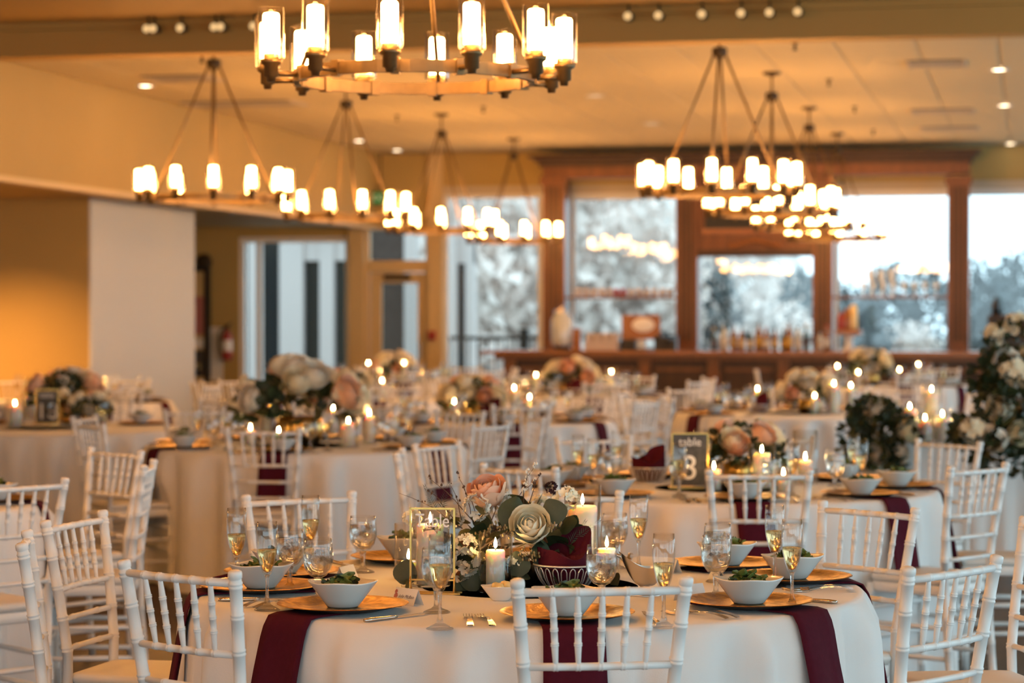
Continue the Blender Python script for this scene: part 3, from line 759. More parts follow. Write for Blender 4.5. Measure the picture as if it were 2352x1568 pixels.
ob('bottle_top', MB().lathe([(.001, .42), (.05, .42), (.05, .55), (.02, .6), (.02, .64), (.001, .64)], 10, M=T(-.16, 0, 0)).mesh('bottle_top', M_['black']), boxd)
# glasses on the two shelves
wg = MB(); wg.lathe([(.03, 0), (.008, .006), (.006, .07), (.02, .09), (.036, .12), (.034, .17)], 12)
wg_me = wg.mesh('wine_glass', mat('bright_stemware', (.70, .74, .75), .08, coat=.6, bump=(4, .01)))
for k, px in enumerate((1982, 2005, 2028, 2052, 2076, 2100, 2124, 2150)):
    tag(ob('wine_glass', wg_me, None, (ux(px), YU + .1, hs)), '%s wine glass from the left on the right back bar shelf' % nth[k], 'wine glass', 'glasses on the right shelf')
for k, px in enumerate((1998, 2022, 2046)):
    tag(ob('wine_glass', wg_me, None, (ux(px), YU + .22, hs), (0, 0, 0), (1.2, 1.2, 1.9)), '%s tall wine glass behind the right shelf row' % nth[k], 'wine glass', 'tall glasses on the right shelf')
tum = MB().lathe([(.001, 0), (.032, 0), (.038, .1), (.036, .1), (.03, .01)], 12).mesh('tumbler', M_['outwhite'])
tred = MB().lathe([(.001, 0), (.032, 0), (.038, .1), (.036, .1), (.03, .01)], 12).mesh('tumbler', M_['red'])
for k, px in enumerate((1325, 1343, 1361, 1379, 1397, 1412, 1428, 1446, 1464, 1482, 1500, 1518, 1536)):
    red = k in (5, 6)
    tag(ob('tumbler', tred if red else tum, None, (ux(px), YU + .12, hs)), '%s tumbler from the left on the left back bar shelf, %s' % (nth[k], 'reddish' if red else 'pale'), 'tumbler', 'tumblers on the left shelf')

# ------------------------------------------------------------------ chairs
def ringed(z_list, z0, z1, r, amp=.0028):
    """radius along a turned pole: double rings at the listed heights"""
    pr = [(z0, r)]
    for h in sorted(z_list):
        for o, a in ((-.0085, 0), (-.0065, amp), (-.003, amp), (-.0008, amp * .2), (.0008, amp * .2), (.003, amp), (.0065, amp), (.0085, 0)):
            if z0 < h + o < z1: pr.append((h + o, r + a))
    pr.append((z1, r))
    return pr
def lerp(a, b, t): return a + (b - a) * t
def post_xy(z):
    if z < .45: return .150, lerp(-.205, -.17, z / .45)
    t = (z - .45) / .47
    return lerp(.150, .1925, t), -.17 - .06 * t ** 1.3
def chair_parts():
    P_ = {}
    pr = ringed((.08, .2, .32, .55, .64, .73, .815, .889), 0, .902, .0150, .0019)
    b = MB()
    pts = []; rs = []
    for z, r in pr:
        x, y = post_xy(z); pts.append((x, y, z)); rs.append(r)
    for z, r in ((.903, .0138), (.906, .0165), (.915, .0170), (.921, .0160), (.924, .011)):
        x, y = post_xy(z); pts.append((x, y, z)); rs.append(r)
    b.tube(pts, rs, 10)
    P_['rear'] = b.mesh('leg', M_['chair'])
    pr = ringed((.08, .2, .3, .4), 0, .44, .0150, .0019)
    b = MB(); b.tube([(.178, .165, z) for z, r in pr], [r for z, r in pr], 10); P_['front'] = b.mesh('leg', M_['chair'])
    def rail(z, r, collars=True, bow=.012):
        x, y = post_xy(z)
        n = 5
        xs = []
        sp = .0567 if z > .8 else .051
        cs_ = [(k - 2) * sp for k in range(5)] if collars else [-x * .5, x * .5]
        pr = [(-x, r)]
        for c in cs_:
            for o, a in ((-.0068, 0), (-.0055, .0014), (-.002, .0014), (0, .0003), (.002, .0014), (.0055, .0014), (.0068, 0)):
                pr.append((c + o, r + a))
        pr.append((x, r))
        b = MB(); b.tube([(u, y - bow * (1 - (u / x) ** 2), z) for u, _ in pr], [q for _, q in pr], 8)
        return b.mesh('rail', M_['chair'])
    P_['rails'] = [rail(.893, .0098), rail(.722, .0090), rail(.635, .0085, False), rail(.55, .0085, False)]
    P_['sp'] = []
    for k in range(5):
        xt, xb = (k - 2) * .0567, (k - 2) * .051
        yt = post_xy(.893)[1] - .012 * (1 - (xt / .19) ** 2); yb = post_xy(.722)[1] - .012 * (1 - (xb / .17) ** 2)
        pr = [(0, .0055), (.12, .0066), (.27, .0080)]
        for t in (.30, .5, .70):
            for o, a in ((-.026, 0), (-.020, .0016), (-.008, .0016), (0, .0002), (.008, .0016), (.020, .0016), (.026, 0)):
                pr.append((t + o, (.0079 + a)))
        pr += [(.74, .0078), (.9, .0064), (1, .0055)]
        b = MB(); b.tube([(lerp(xb, xt, t), lerp(yb, yt, t), lerp(.722, .893, t)) for t, _ in pr], [q for _, q in pr], 8)
        P_['sp'].append(b.mesh('spindle', M_['chair']))
    def seat(z0, z1, grow, round_, m, nm):
        b = MB()
        pts = []
        corners = [(-.178 - grow, .17 + grow), (.178 + grow, .17 + grow), (.155 + grow, -.175 - grow), (-.155 - grow, -.175 - grow)]
        ring_ = []
        for (cx, cy_), a0 in zip(corners, (135, 45, -45, -135)):
            for q in range(5):
                a = math.radians(a0 + 45 - q * 22.5)
                ring_.append((cx - math.copysign(.035, cx) + .035 * math.cos(a), cy_ - math.copysign(.035, cy_) + .035 * math.sin(a)))
        n = len(ring_)
        lay = [(z0, .97), (z0 + round_, 1.0), (z1 - round_, 1.0), (z1 - round_ * .3, .975), (z1, .9), (z1 + round_ * .3, .5)]
        for z, s in lay:
            for x, y in ring_: pts.append((x * s, y * s, z))
        fs = []
        for i in range(len(lay) - 1):
            for k in range(n):
                k2 = (k + 1) % n
                fs.append((i*n+k, (i+1)*n+k, (i+1)*n+k2, i*n+k2))
        fs.append(tuple(range(n))); fs.append(tuple((len(lay)-1)*n+k for k in range(n))[::-1])
        b.add(pts, fs, True)
        return b.mesh(nm, m)
    P_['frame'] = seat(.405, .448, 0, .006, M_['chair'], 'seat_frame')
    P_['seat'] = seat(.448, .482, .004, .014, M_['cushion'], 'cushion')
    st = []
    for z in (.16, .28):
        for s in (-1, 1):
            x, y = post_xy(z)
            st.append(MB().tube([(s * x, y, z), (s * .164, 0, z), (s * .178, .165, z)], [.009, .011, .009], 8).mesh('stretcher', M_['chair']))
    st.append(MB().tube([(-.178, .165, .22), (0, .165, .22), (.178, .165, .22)], [.009, .011, .009], 8).mesh('stretcher', M_['chair']))
    st.append(MB().tube([(-.178, .165, .34), (0, .165, .34), (.178, .165, .34)], [.009, .011, .009], 8).mesh('stretcher', M_['chair']))
    st.append(MB().tube([(-.15, -.19, .24), (0, -.19, .24), (.15, -.19, .24)], [.009, .011, .009], 8).mesh('stretcher', M_['chair']))
    P_['st'] = st
    return P_
CP = chair_parts()
def mirror(me):
    m2 = me.copy()
    for v in m2.vertices: v.co.x = -v.co.x
    m2.flip_normals()
    return m2
rear2, front2 = mirror(CP['rear']), mirror(CP['front'])
CHAIR = [part('seat_frame', CP['frame']), part('cushion', CP['seat']), part('leg', CP['rear']), part('leg', rear2), part('leg', CP['front']), part('leg', front2)]
CHAIR += [part('rail', r) for r in CP['rails']] + [part('spindle', s_) for s_ in CP['sp']] + [part('stretcher', s_) for s_ in CP['st']]
def joined(meshes, name, m):
    b = MB()
    for me in meshes:
        b.add([tuple(v.co) for v in me.vertices], [tuple(p_.vertices) for p_ in me.polygons], True)
    return b.mesh(name, m)
CHAIR_FAR = [part('seat', joined([CP['frame'], CP['seat']], 'seat', M_['cushion'])), part('backrest', joined(CP['rails'] + CP['sp'], 'backrest', M_['chair'])),
             part('leg', CP['rear']), part('leg', rear2), part('leg', CP['front']), part('leg', front2), part('stretchers', joined(CP['st'], 'stretchers', M_['chair']))]
# ------------------------------------------------------------------ tableware
TOP = .762
def charger_mesh():
    b = MB()
    b.lathe([(.001, .006), (.09, .006), (.115, .008), (.15, .0155), (.166, .018), (.168, .0165)], 40, 0)
    b.lathe([(.168, .0165), (.15, .012), (.11, .002), (.10, .0), (.001, .0)], 40, 1)
    return b.mesh('charger', M_['gold'], M_['under'])
CHARGER = [part('charger', charger_mesh())]
def bowl_mesh(sc=1.0):
    b = MB()
    def rad(a):
        c, s_ = abs(math.cos(a)), abs(math.sin(a)); n = 3.0
        return (c ** n + s_ ** n) ** (-1 / n)
    def fn(z, r, k):
        def f(u, v): pass
        return z, r, k
    prof = [(.030, .0005, 0), (.036, .0, 0), (.040, .004, 0), (.052, .022, .35), (.064, .042, .7), (.0745, .060, 1), (.0765, .0635, 1), (.0745, .0645, 1), (.070, .058, 1), (.060, .040, .7), (.048, .022, .35), (.034, .008, 0), (.001, .006, 0)]
    seg = 40; vs = []; fs = []
    for r, z, k in prof:
        for q in range(seg):
            a = 2 * PI * q / seg
            rr = r * (1 + (rad(a) - 1) * k)
            zz = z + (.006 * (rad(a) - 1) / .19 - .003) * k
            vs.append((rr * math.cos(a) * sc, rr * math.sin(a) * sc, zz * sc))
    for i in range(len(prof) - 1):
        for q in range(seg):
            q2 = (q + 1) % seg
            fs.append((i*seg+q, i*seg+q2, (i+1)*seg+q2, (i+1)*seg+q))
    b.add(vs, fs, True)
    return b.mesh('bowl', M_['china'])
def salad_mesh(seed, n=28):
    rnd = random.Random(seed); b = MB()
    for k in range(n):
        a = rnd.uniform(0, 2 * PI); r = .042 * rnd.uniform(0, 1) ** .5
        z = .043 + .018 * (1 - (r / .05) ** 2) + rnd.uniform(-.006, .008)
        s_ = rnd.uniform(.014, .026); cup = rnd.uniform(.2, .9)
        def lf(u, v, s_=s_, cup=cup):
            wv = math.sin(PI * min(1, v * .93 + .05)) * .55
            x = (u - .5) * 2 * wv * s_
            return (x, (v - .5) * 2 * s_, cup * s_ * ((u - .5) ** 2 * 2.2 + (v - .5) ** 2) + .002 * math.sin(u * 19 + v * 11))
        b.grid(lf, 4, 5, rnd.choice((0, 0, 0, 1)), T(r * math.cos(a), r * math.sin(a), z) @ Euler((rnd.uniform(-.7, .7), rnd.uniform(-.7, .7), rnd.uniform(0, 6))).to_matrix().to_4x4())
    return b.mesh('salad', M_['lettuce'], M_['leaf'])
BOWL_ME = bowl_mesh()
SALADS = [salad_mesh(s_) for s_ in (1, 2, 3, 4)]
def goblet_kit(ice=True):
    cupp = [(.010, .062), (.022, .068), (.034, .084), (.040, .105), (.0405, .125), (.038, .150), (.0362, .165), (.0350, .165), (.0368, .150), (.0392, .125), (.0387, .105), (.0325, .085), (.02, .070), (.001, .066)]
    stem = [(.001, 0), (.034, .0), (.0345, .002), (.030, .005), (.014, .011), (.0075, .018), (.0065, .032), (.0085, .045), (.0075, .052), (.0105, .062), (.001, .065)]
    water = [(.001, .0672), (.019, .0712), (.0318, .086), (.0380, .105), (.0385, .125), (.0372, .140), (.001, .140)]
    k = [part('cup', MB().lathe(cupp, 26).mesh('cup', M_['glass'])), part('stem', MB().lathe(stem, 22).mesh('stem', M_['stem'])), part('water', MB().lathe(water, 24).mesh('water', M_['water']))]
    if ice:
        for q, (x, y, z, a) in enumerate(((.01, .006, .122, .4), (-.012, -.008, .118, 1.1), (.004, -.012, .102, .8))):
            k.append(part('ice_cube', MB().box((-.011, -.011, -.011), (.011, .011, .011), M=Euler((a, a * .7, a)).to_matrix().to_4x4()).mesh('ice_cube', M_['ice']), (x, y, z)))
    return k
def flute_kit():
    cupp = [(.006, .088), (.012, .096), (.0195, .118), (.0255, .145), (.0275, .17), (.0272, .20), (.0255, .226), (.0245, .226), (.0262, .20), (.0265, .17), (.0245, .146), (.0185, .12), (.010, .099), (.001, .094)]
    stem = [(.001, 0), (.033, .0), (.0335, .002), (.028, .005), (.010, .014), (.005, .03), (.0042, .06), (.0048, .08), (.0065, .089), (.001, .092)]
    wine = [(.001, .0955), (.0095, .100), (.0178, .1205), (.0238, .1465), (.0246, .155), (.001, .155)]
    return [part('cup', MB().lathe(cupp, 24).mesh('cup', M_['glass'])), part('stem', MB().lathe(stem, 20).mesh('stem', M_['stem'])), part('champagne', MB().lathe(wine, 22).mesh('champagne', M_['wine']))]
GOBLET, FLUTE = goblet_kit(), flute_kit()
GOBLET_FAR = goblet_kit(False)
def fork_mesh():
    b = MB()
    def cz(y): return .004 + .012 * math.sin(max(0, min(1, (y - .0) / .21)) * PI) ** 2 * .7
    L = .2
    def handle(u, v):
        y = -.10 + .125 * v
        w_ = lerp(.0085, .0035, min(1, v * 1.6))
        return ((u - .5) * 2 * w_, y, .003 + .010 * math.sin(PI * v) + .001)
    for dz, fl in ((.0012, False), (-.0012, True)):
        b.grid(lambda u, v, dz=dz: (lambda p: (p[0], p[1], p[2] + dz))(handle(u, v)), 3, 12)
    b.grid(lambda u, v: ((u - .5) * 2 * lerp(.0035, .0125, v), .025 + .022 * v, .005 - .003 * v + .004 * ((u - .5) * 2) ** 2), 5, 5)
    for k in range(4):
        x = -.0105 + .007 * k
        b.tube([(x, .046, .0035), (x, .07, .002), (x, .098, .007)], [.0018, .0017, .0010], 6)
    return b.mesh('fork', M_['steel'])
def knife_mesh():
    b = MB()
    b.tube([(0, -.11, .006), (0, -.09, .006), (0, -.02, .005), (0, .0, .005)], [.006, .0075, .006, .0045], 8, M=S(1, 1, .75))
    b.add([(-.006, 0, .003), (.008, 0, .0045), (.009, .06, .0045), (.004, .115, .0042), (-.003, .12, .004), (-.007, .06, .003),
           (-.006, 0, .0045), (.008, 0, .006), (.009, .06, .006), (.004, .115, .0055), (-.003, .12, .005), (-.007, .06, .004)],
          [(0,1,2,3,4,5), (11,10,9,8,7,6), (0,6,7,1), (1,7,8,2), (2,8,9,3), (3,9,10,4), (4,10,11,5), (5,11,6,0)], False)
    return b.mesh('knife', M_['steel'])
FORK, KNIFE = [part('fork', fork_mesh())], [part('knife', knife_mesh())]
def napkin_mesh(R, seed, hang=.34, w_=.075):
    rnd = random.Random(seed); b = MB()
    s0 = rnd.uniform(-.03, .03); s1 = rnd.uniform(-.025, .025); ph = rnd.uniform(0, 6)
    L1 = R - .005 - .60
    Lt = L1 + .03 + hang
    def path(d, off):
        if d < L1: return -(.60 + d), .003 + off
        if d < L1 + .045:
            a = (d - L1) / .045 * PI / 2
            return -(R - .005 + (.028 + off) * math.sin(a)), -.025 + (.028 + off) * math.cos(a)
        e = d - L1 - .045
        return -(R + .026 + off + .060 * e / hang), -.025 - e
    def f(off):
        def g(u, v):
            d = v * (Lt)
            y, z = path(d, off)
            bend = max(0, d - L1)
            x = (u - .5) * 2 * (w_ + .012 * (v - .5)) + s0 * v + s1 * bend * 2
            if bend > .03: y -= .008 * math.sin(u * 5 + ph) * min(1, bend / .15)
            return (x, y, z)
        return g
    nu, nv = 7, 26
    b.grid(f(.004), nu, nv); 
    o = len(b.v); b.grid(f(.0005), nu, nv)
    for f_ in range(len(b.f) // 2, len(b.f)): b.f[f_] = b.f[f_][::-1]
    edge = [(j * nu) for j in range(nv)]; edge2 = [(j * nu + nu - 1) for j in range(nv)]
    for j in range(nv - 1):
        b.f.append((edge[j], edge[j+1], edge[j+1] + o, edge[j] + o)); b.sm.append(False); b.mi.append(0)
        b.f.append((edge2[j], edge2[j] + o, edge2[j+1] + o, edge2[j+1])); b.sm.append(False); b.mi.append(0)
    e = (nv - 1) * nu
    for i_ in range(nu - 1):
        b.f.append((e + i_, e + i_ + 1, e + i_ + 1 + o, e + i_ + o)); b.sm.append(False); b.mi.append(0)
    return b.mesh('napkin', M_['burg'])
NAPS = [napkin_mesh(.914, s_) for s_ in (1, 2, 3, 4, 5)]
card_me = MB().add([(-.045, -.018, 0), (.045, -.018, 0), (.045, 0, .042), (-.045, 0, .042), (.045, .018, 0), (-.045, .018, 0)], [(0,1,2,3), (3,2,4,5)], False).mesh('card', M_['paper'])
def cloth_mesh(R, seats, seed, seg=240):
    """seats: [(angle from the viewer's side, reach of the chair's front edge)]"""
    rnd = random.Random(seed)
    n1, n2, n3 = rnd.choice((22, 24, 26)), rnd.choice((13, 15)), rnd.choice((33, 37))
    p1, p2, p3 = (rnd.uniform(0, 6) for _ in range(3))
    b = MB()
    prof = [(.0, 0), (.3, 0), (.6, 0), (.82, 0), (R - .012, 0), (R - .003, -.001), (R + .004, -.005), (R + .010, -.014), (R + .013, -.03)]
    for d in (.05, .08, .12, .17, .23, .3, .37, .44, .51, .58, .65, .72, .755): prof.append((R + .014, -d))
    vs = []; fs = []
    for r, z in prof:
        for k in range(seg):
            a = 2 * PI * k / seg
            rr = r
            if z < -.012:
                t = min(1, (-z - .006) / .08)
                wv = .55 * math.sin(n1 * a + p1) + .3 * math.sin(n2 * a + p2) + .2 * math.sin(n3 * a + p3)
                wv = math.copysign(abs(wv) ** .8, wv)
                for sa, lim in seats:
                    dd = abs((a - sa + PI) % (2 * PI) - PI)
                    if dd < .19: wv *= max(0, (dd - .135) / .055)
                rr = r + t * (.014 + (.042 + .05 * min(.5, -z)) * wv) + .04 * t * (-z)
                for sa, lim in seats:
                    dd = abs((a - sa + PI) % (2 * PI) - PI)
                    if dd < .24 and -z > .16:
                        q = min(1, (.24 - dd) / .10) * min(1, (-z - .16) / .12)
                        rr = lerp(rr, min(rr, lim), q)
            # angle 0 is towards the viewer (-y), growing to the right
            vs.append((rr * math.sin(a), -rr * math.cos(a), z))
    for i in range(1, len(prof) - 1):
        for k in range(seg):
            k2 = (k + 1) % seg
            fs.append((i*seg+k, (i+1)*seg+k, (i+1)*seg+k2, i*seg+k2)[::-1])
    fs.append(tuple(seg + k for k in range(seg)))
    b.add(vs, fs, True)
    return b.mesh('tablecloth', M_['cloth'])
R_T = .914
top_me = MB().lathe([(.001, -.03), (.90, -.03), (.90, -.004), (.001, -.004)], 40).mesh('tabletop', M_['bardark'])
ped_me = MB().lathe([(.30, -TOP), (.30, -TOP + .03), (.05, -TOP + .06), (.04, -.1), (.2, -.03)], 20).mesh('pedestal', M_['darkmetal'])

# ------------------------------------------------------------------ flowers and candles
ROSE_LAYERS = ((.20, 14, 1.35, 3), (.34, 26, 1.15, 3), (.50, 37, 1.0, 4), (.66, 47, .88, 5), (.83, 57, .80, 5), (1.0, 68, .72, 6))
def petal_verts(r, lay, nu, nv):
    """one petal: a piece of a rounded shell, its lip rolled outward"""
    R, top, w_, n = ROSE_LAYERS[lay]
    z0 = (1 - R) * .42 * r
    def f(u, v):
        t = (u - .5) * 2
        a = t * w_
        th = math.radians(lerp(158, top + 16 * t * t + 3 * math.sin(9 * u), v))
        rr = R * r * (1 + (.16 + .10 * R) * max(0, v - .68) / .32 * (.6 + .4 * (1 - t * t)))
        return (rr * math.sin(th) * math.sin(a), -rr * math.sin(th) * math.cos(a), z0 + rr * math.cos(th) * (.86 + .14 * R))
    return f
def rose_spots():
    return [(lay, 2 * PI * q / n + lay * .55) for lay, (R, top, w_, n) in enumerate(ROSE_LAYERS) for q in range(n)]
def heart_mb(r):
    return MB().lathe([(.001, .0), (.10 * r, .1 * r), (.13 * r, .35 * r), (.09 * r, .52 * r), (.001, .5 * r)], 10)
def rose_objects(parent, loc, rot, r, m, label=None):
    h = ob('rose', heart_mb(r).mesh('rose', M_[m]), parent, loc, rot)
    if label: h['label'] = label
    pm = [MB().grid(petal_verts(r, lay, 8, 8), 8, 8).mesh('petal', M_[m]) for lay in range(len(ROSE_LAYERS))]
    for lay, turn in rose_spots():
        ob('petal', pm[lay], h, (0, 0, 0), (.03 * math.sin(turn * 5), .03 * math.cos(turn * 3), turn))
    ob('sepal', MB().lathe([(.001, -1.05 * r), (.12 * r, -1.0 * r), (.3 * r, -.86 * r), (.5 * r, -.72 * r)], 10).mesh('sepal', M_['leaf']), h)
    return h
def rose_joined(r, m, name='rose'):
    b = heart_mb(r)
    for lay, turn in rose_spots():
        b.grid(petal_verts(r, lay, 4, 5), 4, 5, 0, RZ(turn))
    return b.mesh(name, M_[m])
def leaf_mesh(L, W, m, bend=.25, round_=1.0, nu=4, nv=7):
    b = MB()
    def f(u, v):
        t = (u - .5) * 2
        w_ = W * (math.sin(PI * v ** round_ * .96 + .06) ** .7)
        return (t * w_, L * v, bend * L * (v - v * v) - .18 * abs(t) * w_ - bend * .8 * L * v * v)
    b.grid(f, nu, nv)
    return b.mesh('leaf', M_[m])
LEAVES = [leaf_mesh(.075, .030, 'leaf'), leaf_mesh(.06, .030, 'leaf2', .15, .9), leaf_mesh(.085, .022, 'leaf'), leaf_mesh(.055, .028, 'leaf3', .15, .9), leaf_mesh(.05, .016, 'leafred')]
def floret_cluster(r, m, seed, n=16):
    rnd = random.Random(seed); b = MB()
    for k in range(n):
        c = rnd.uniform(-.3, 1); a = rnd.uniform(0, 2 * PI); sq = math.sqrt(max(0, 1 - c * c))
        M0 = Vector((sq * math.cos(a), sq * math.sin(a), c))
        q = M0.to_track_quat('Z', 'Y').to_matrix().to_4x4()
        for j in range(5):
            s_ = r * .42
            b.grid(lambda u, v: ((u - .5) * 2 * s_ * .42 * math.sin(PI * (.15 + .7 * v)), s_ * v, .3 * s_ * v * v + .12 * s_ * math.sin(u * 9)), 3, 4, 0, T(*(M0 * r * rnd.uniform(.75, 1))) @ q @ RZ(2 * PI * j / 5 + k))
    return b.mesh('blossom_cluster', M_[m])
CLUSTERS = [floret_cluster(.032, 'white', 1), floret_cluster(.036, 'cream', 2)]
def flame_mesh(s_=1.0):
    return MB().lathe([(.0008 * s_, 0), (.0032 * s_, .004 * s_), (.0040 * s_, .008 * s_), (.0030 * s_, .014 * s_), (.0013 * s_, .020 * s_), (.0003, .024 * s_)], 8).mesh('flame', M_['flame'])
FL = [flame_mesh(.9), flame_mesh(1.25)]
def candle_kit(r, h, big=0):
    wax = MB().lathe([(.001, 0), (r, 0), (r, h - .004), (r - .003, h), (r * .8, h - .004), (r * .3, h - .008), (.001, h - .009)], 22).mesh('wax', M_['wax'])
    wick = MB().tube([(0, 0, h - .01), (.001, 0, h + .004), (.002, 0, h + .009)], .0011, 5).mesh('wick', M_['wick'])
    return [part('wax', wax), part('wick', wick), part('flame', FL[big], (0, 0, h + .004))]
def jar_mesh(r, h):
    return MB().lathe([(.001, .0), (r * .96, 0), (r, .003), (r, h), (r - .0025, h), (r - .003, .006), (.001, .005)], 28).mesh('glass_cylinder', M_['jar'])
def foliage_mesh(rx, ry, rz, n, seed):
    rnd = random.Random(seed); b = MB()
    src = [(me, [tuple(v.co) for v in me.vertices], [tuple(p_.vertices) for p_ in me.polygons]) for me in [leaf_mesh(.075, .032, 'leaf', nu=3, nv=4), leaf_mesh(.06, .03, 'leaf2', nu=3, nv=4), leaf_mesh(.055, .028, 'leaf3', nu=3, nv=4)]]
    for k in range(n):
        a = rnd.uniform(0, 2 * PI); c = rnd.uniform(-.35, 1); sq = math.sqrt(max(0, 1 - c * c)); rr = rnd.uniform(.55, 1.0)
        d_ = Vector((sq * math.cos(a), sq * math.sin(a), c))
        i_ = rnd.choice((0, 0, 1, 2))
        q = (d_ + Vector((rnd.uniform(-.6, .6), rnd.uniform(-.6, .6), rnd.uniform(-.4, .4)))).normalized().to_track_quat('Y', 'Z').to_matrix().to_4x4()
        b.add(src[i_][1], src[i_][2], True, i_, T(d_.x * rx * rr, d_.y * ry * rr, rz * (.35 + .65 * c * rr)) @ q @ RY(rnd.uniform(0, 6)))
    return b.mesh('foliage', M_['leaf'], M_['leaf2'], M_['leaf3'])
FOL = [foliage_mesh(.24, .2, .22, 150, 11), foliage_mesh(.26, .18, .26, 160, 12)]
ROSE_FAR = [rose_joined(.05, 'peach'), rose_joined(.052, 'cream'), rose_joined(.048, 'white')]
VASE = MB().lathe([(.001, 0), (.07, 0), (.09, .04), (.085, .09), (.075, .1)], 16).mesh('vase', M_['brass'])
def arrangement_far(label, loc, rz, seed, group, size=1.0, n=11):
    rnd = random.Random(seed)
    t = thing('flower_arrangement', label, 'flowers', loc, rz, group, size)
    ob('vase', VASE, t)
    f_ = ob('foliage', FOL[seed % 2], t, (0, 0, .07), (0, 0, 0), (.92, .92, .78)); f_['kind'] = 'stuff'
    n += 5
    for k in range(n):
        a = 2 * PI * k / n * 2.4 + rnd.uniform(-.3, .3); c = rnd.uniform(.1, .95); sq = math.sqrt(1 - c * c)
        d_ = Vector((sq * math.cos(a), sq * math.sin(a), c))
        e = d_.to_track_quat('Z', 'Y').to_euler()
        me = rnd.choice(ROSE_FAR + [ROSE_FAR[1]] + CLUSTERS)
        ob('rose' if me in ROSE_FAR else 'blossom_cluster', me, t, (d_.x * .23, d_.y * .19, .12 + d_.z * .19), tuple(e), rnd.uniform(.9, 1.3))
    return t
# ------------------------------------------------------------------ tables with chairs and place settings
HOURS = ('twelve', 'one', 'two', 'three', 'four', 'five', 'six', 'seven', 'eight', 'nine', 'ten', 'eleven')
def frame_px(x, y):
    xc = x * CA + y * SA; zc = -x * SA + y * CA
    return 1176 + FPX * xc / zc, zc
TABLES = [
    dict(k='front', nm='front table', px=1217, z=6.70, lv=3, seats=[(6.7, 1.29), (48.6, 1.36), (97, 1.50), (128, 1.36), (175, 1.45), (-150, 1.52), (-108, 1.41), (-79, 1.38), (-40, 1.31)]),
    dict(k='three', nm='table with the dark sign', px=1663, z=10.5, lv=2, seats=[(1.5, 1.27), (44, 1.33), (86, 1.42), (128, 1.45), (165, 1.4), (-157, 1.36), (-119, 1.46), (-92, 1.42), (-42, 1.34)]),
    dict(k='left', nm='left middle table', px=700, z=13.9, lv=2, seats=[(-5, 1.27), (57, 1.28), (100, 1.36), (140, 1.36), (178, 1.36), (-147, 1.5), (-103, 1.36), (-60, 1.30)]),
    dict(k='edge', nm='table cut by the left edge', px=-448, z=9.6, lv=2, seats=[(47, 1.45), (94, 1.36), (135, 1.5), (180, 1.4)]),
    dict(k='wall', nm='far left table by the wall', px=100, z=16.0, lv=1, seats=[(172, 1.36), (130, 1.36), (-140, 1.36), (-95, 1.4)]),
    dict(k='mid', nm='centre table beyond', px=1110, z=17.2, lv=1, seats=[(12, 1.3), (60, 1.3), (102, 1.36), (143, 1.36), (-175, 1.36), (-130, 1.36), (-84, 1.36), (-34, 1.3)]),
    dict(k='right', nm='right back table', px=1830, z=18.4, lv=1, seats=[(-62, 1.34), (-104, 1.36), (-146, 1.36), (174, 1.36), (134, 1.36), (92, 1.36)]),
    dict(k='bar', nm='table before the bar', px=1310, z=22.5, lv=1, seats=[(12, 1.34), (58, 1.34), (104, 1.36), (150, 1.36), (-164, 1.36), (-120, 1.36), (-76, 1.36), (-32, 1.34)]),
    dict(k='behind', nm='table behind the left middle', px=800, z=21.3, lv=1, seats=[(20, 1.34), (-170, 1.36), (-125, 1.36), (-80, 1.36), (-35, 1.34)]),
    dict(k='pillar', nm='table by the pale wall panel', px=150, z=20.9, lv=1, seats=[(30, 1.34), (75, 1.36), (120, 1.36), (165, 1.36), (-150, 1.36)]),
    dict(k='doors', nm='table before the glazed door', px=905, z=26.6, lv=1, seats=[(10, 1.34), (55, 1.34), (100, 1.36), (145, 1.36), (-170, 1.36), (-125, 1.36), (-80, 1.36), (-35, 1.34)]),
    dict(k='end', nm='right end bar table', px=2030, z=25.8, lv=1, seats=[(-170, 1.34), (-95, 1.36), (-45, 1.34), (5, 1.34), (50, 1.34), (95, 1.36), (142, 1.36)]),
]
TB = {}
def clock(tb, phi):
    h = int(round(6 - phi / 30.0)) % 12
    used = tb.setdefault('used', set())
    for d_ in (0, 1, -1, 2, -2):
        if (h + d_) % 12 not in used:
            h = (h + d_) % 12; break
    used.add(h)
    return HOURS[h]
rng = random.Random(42)
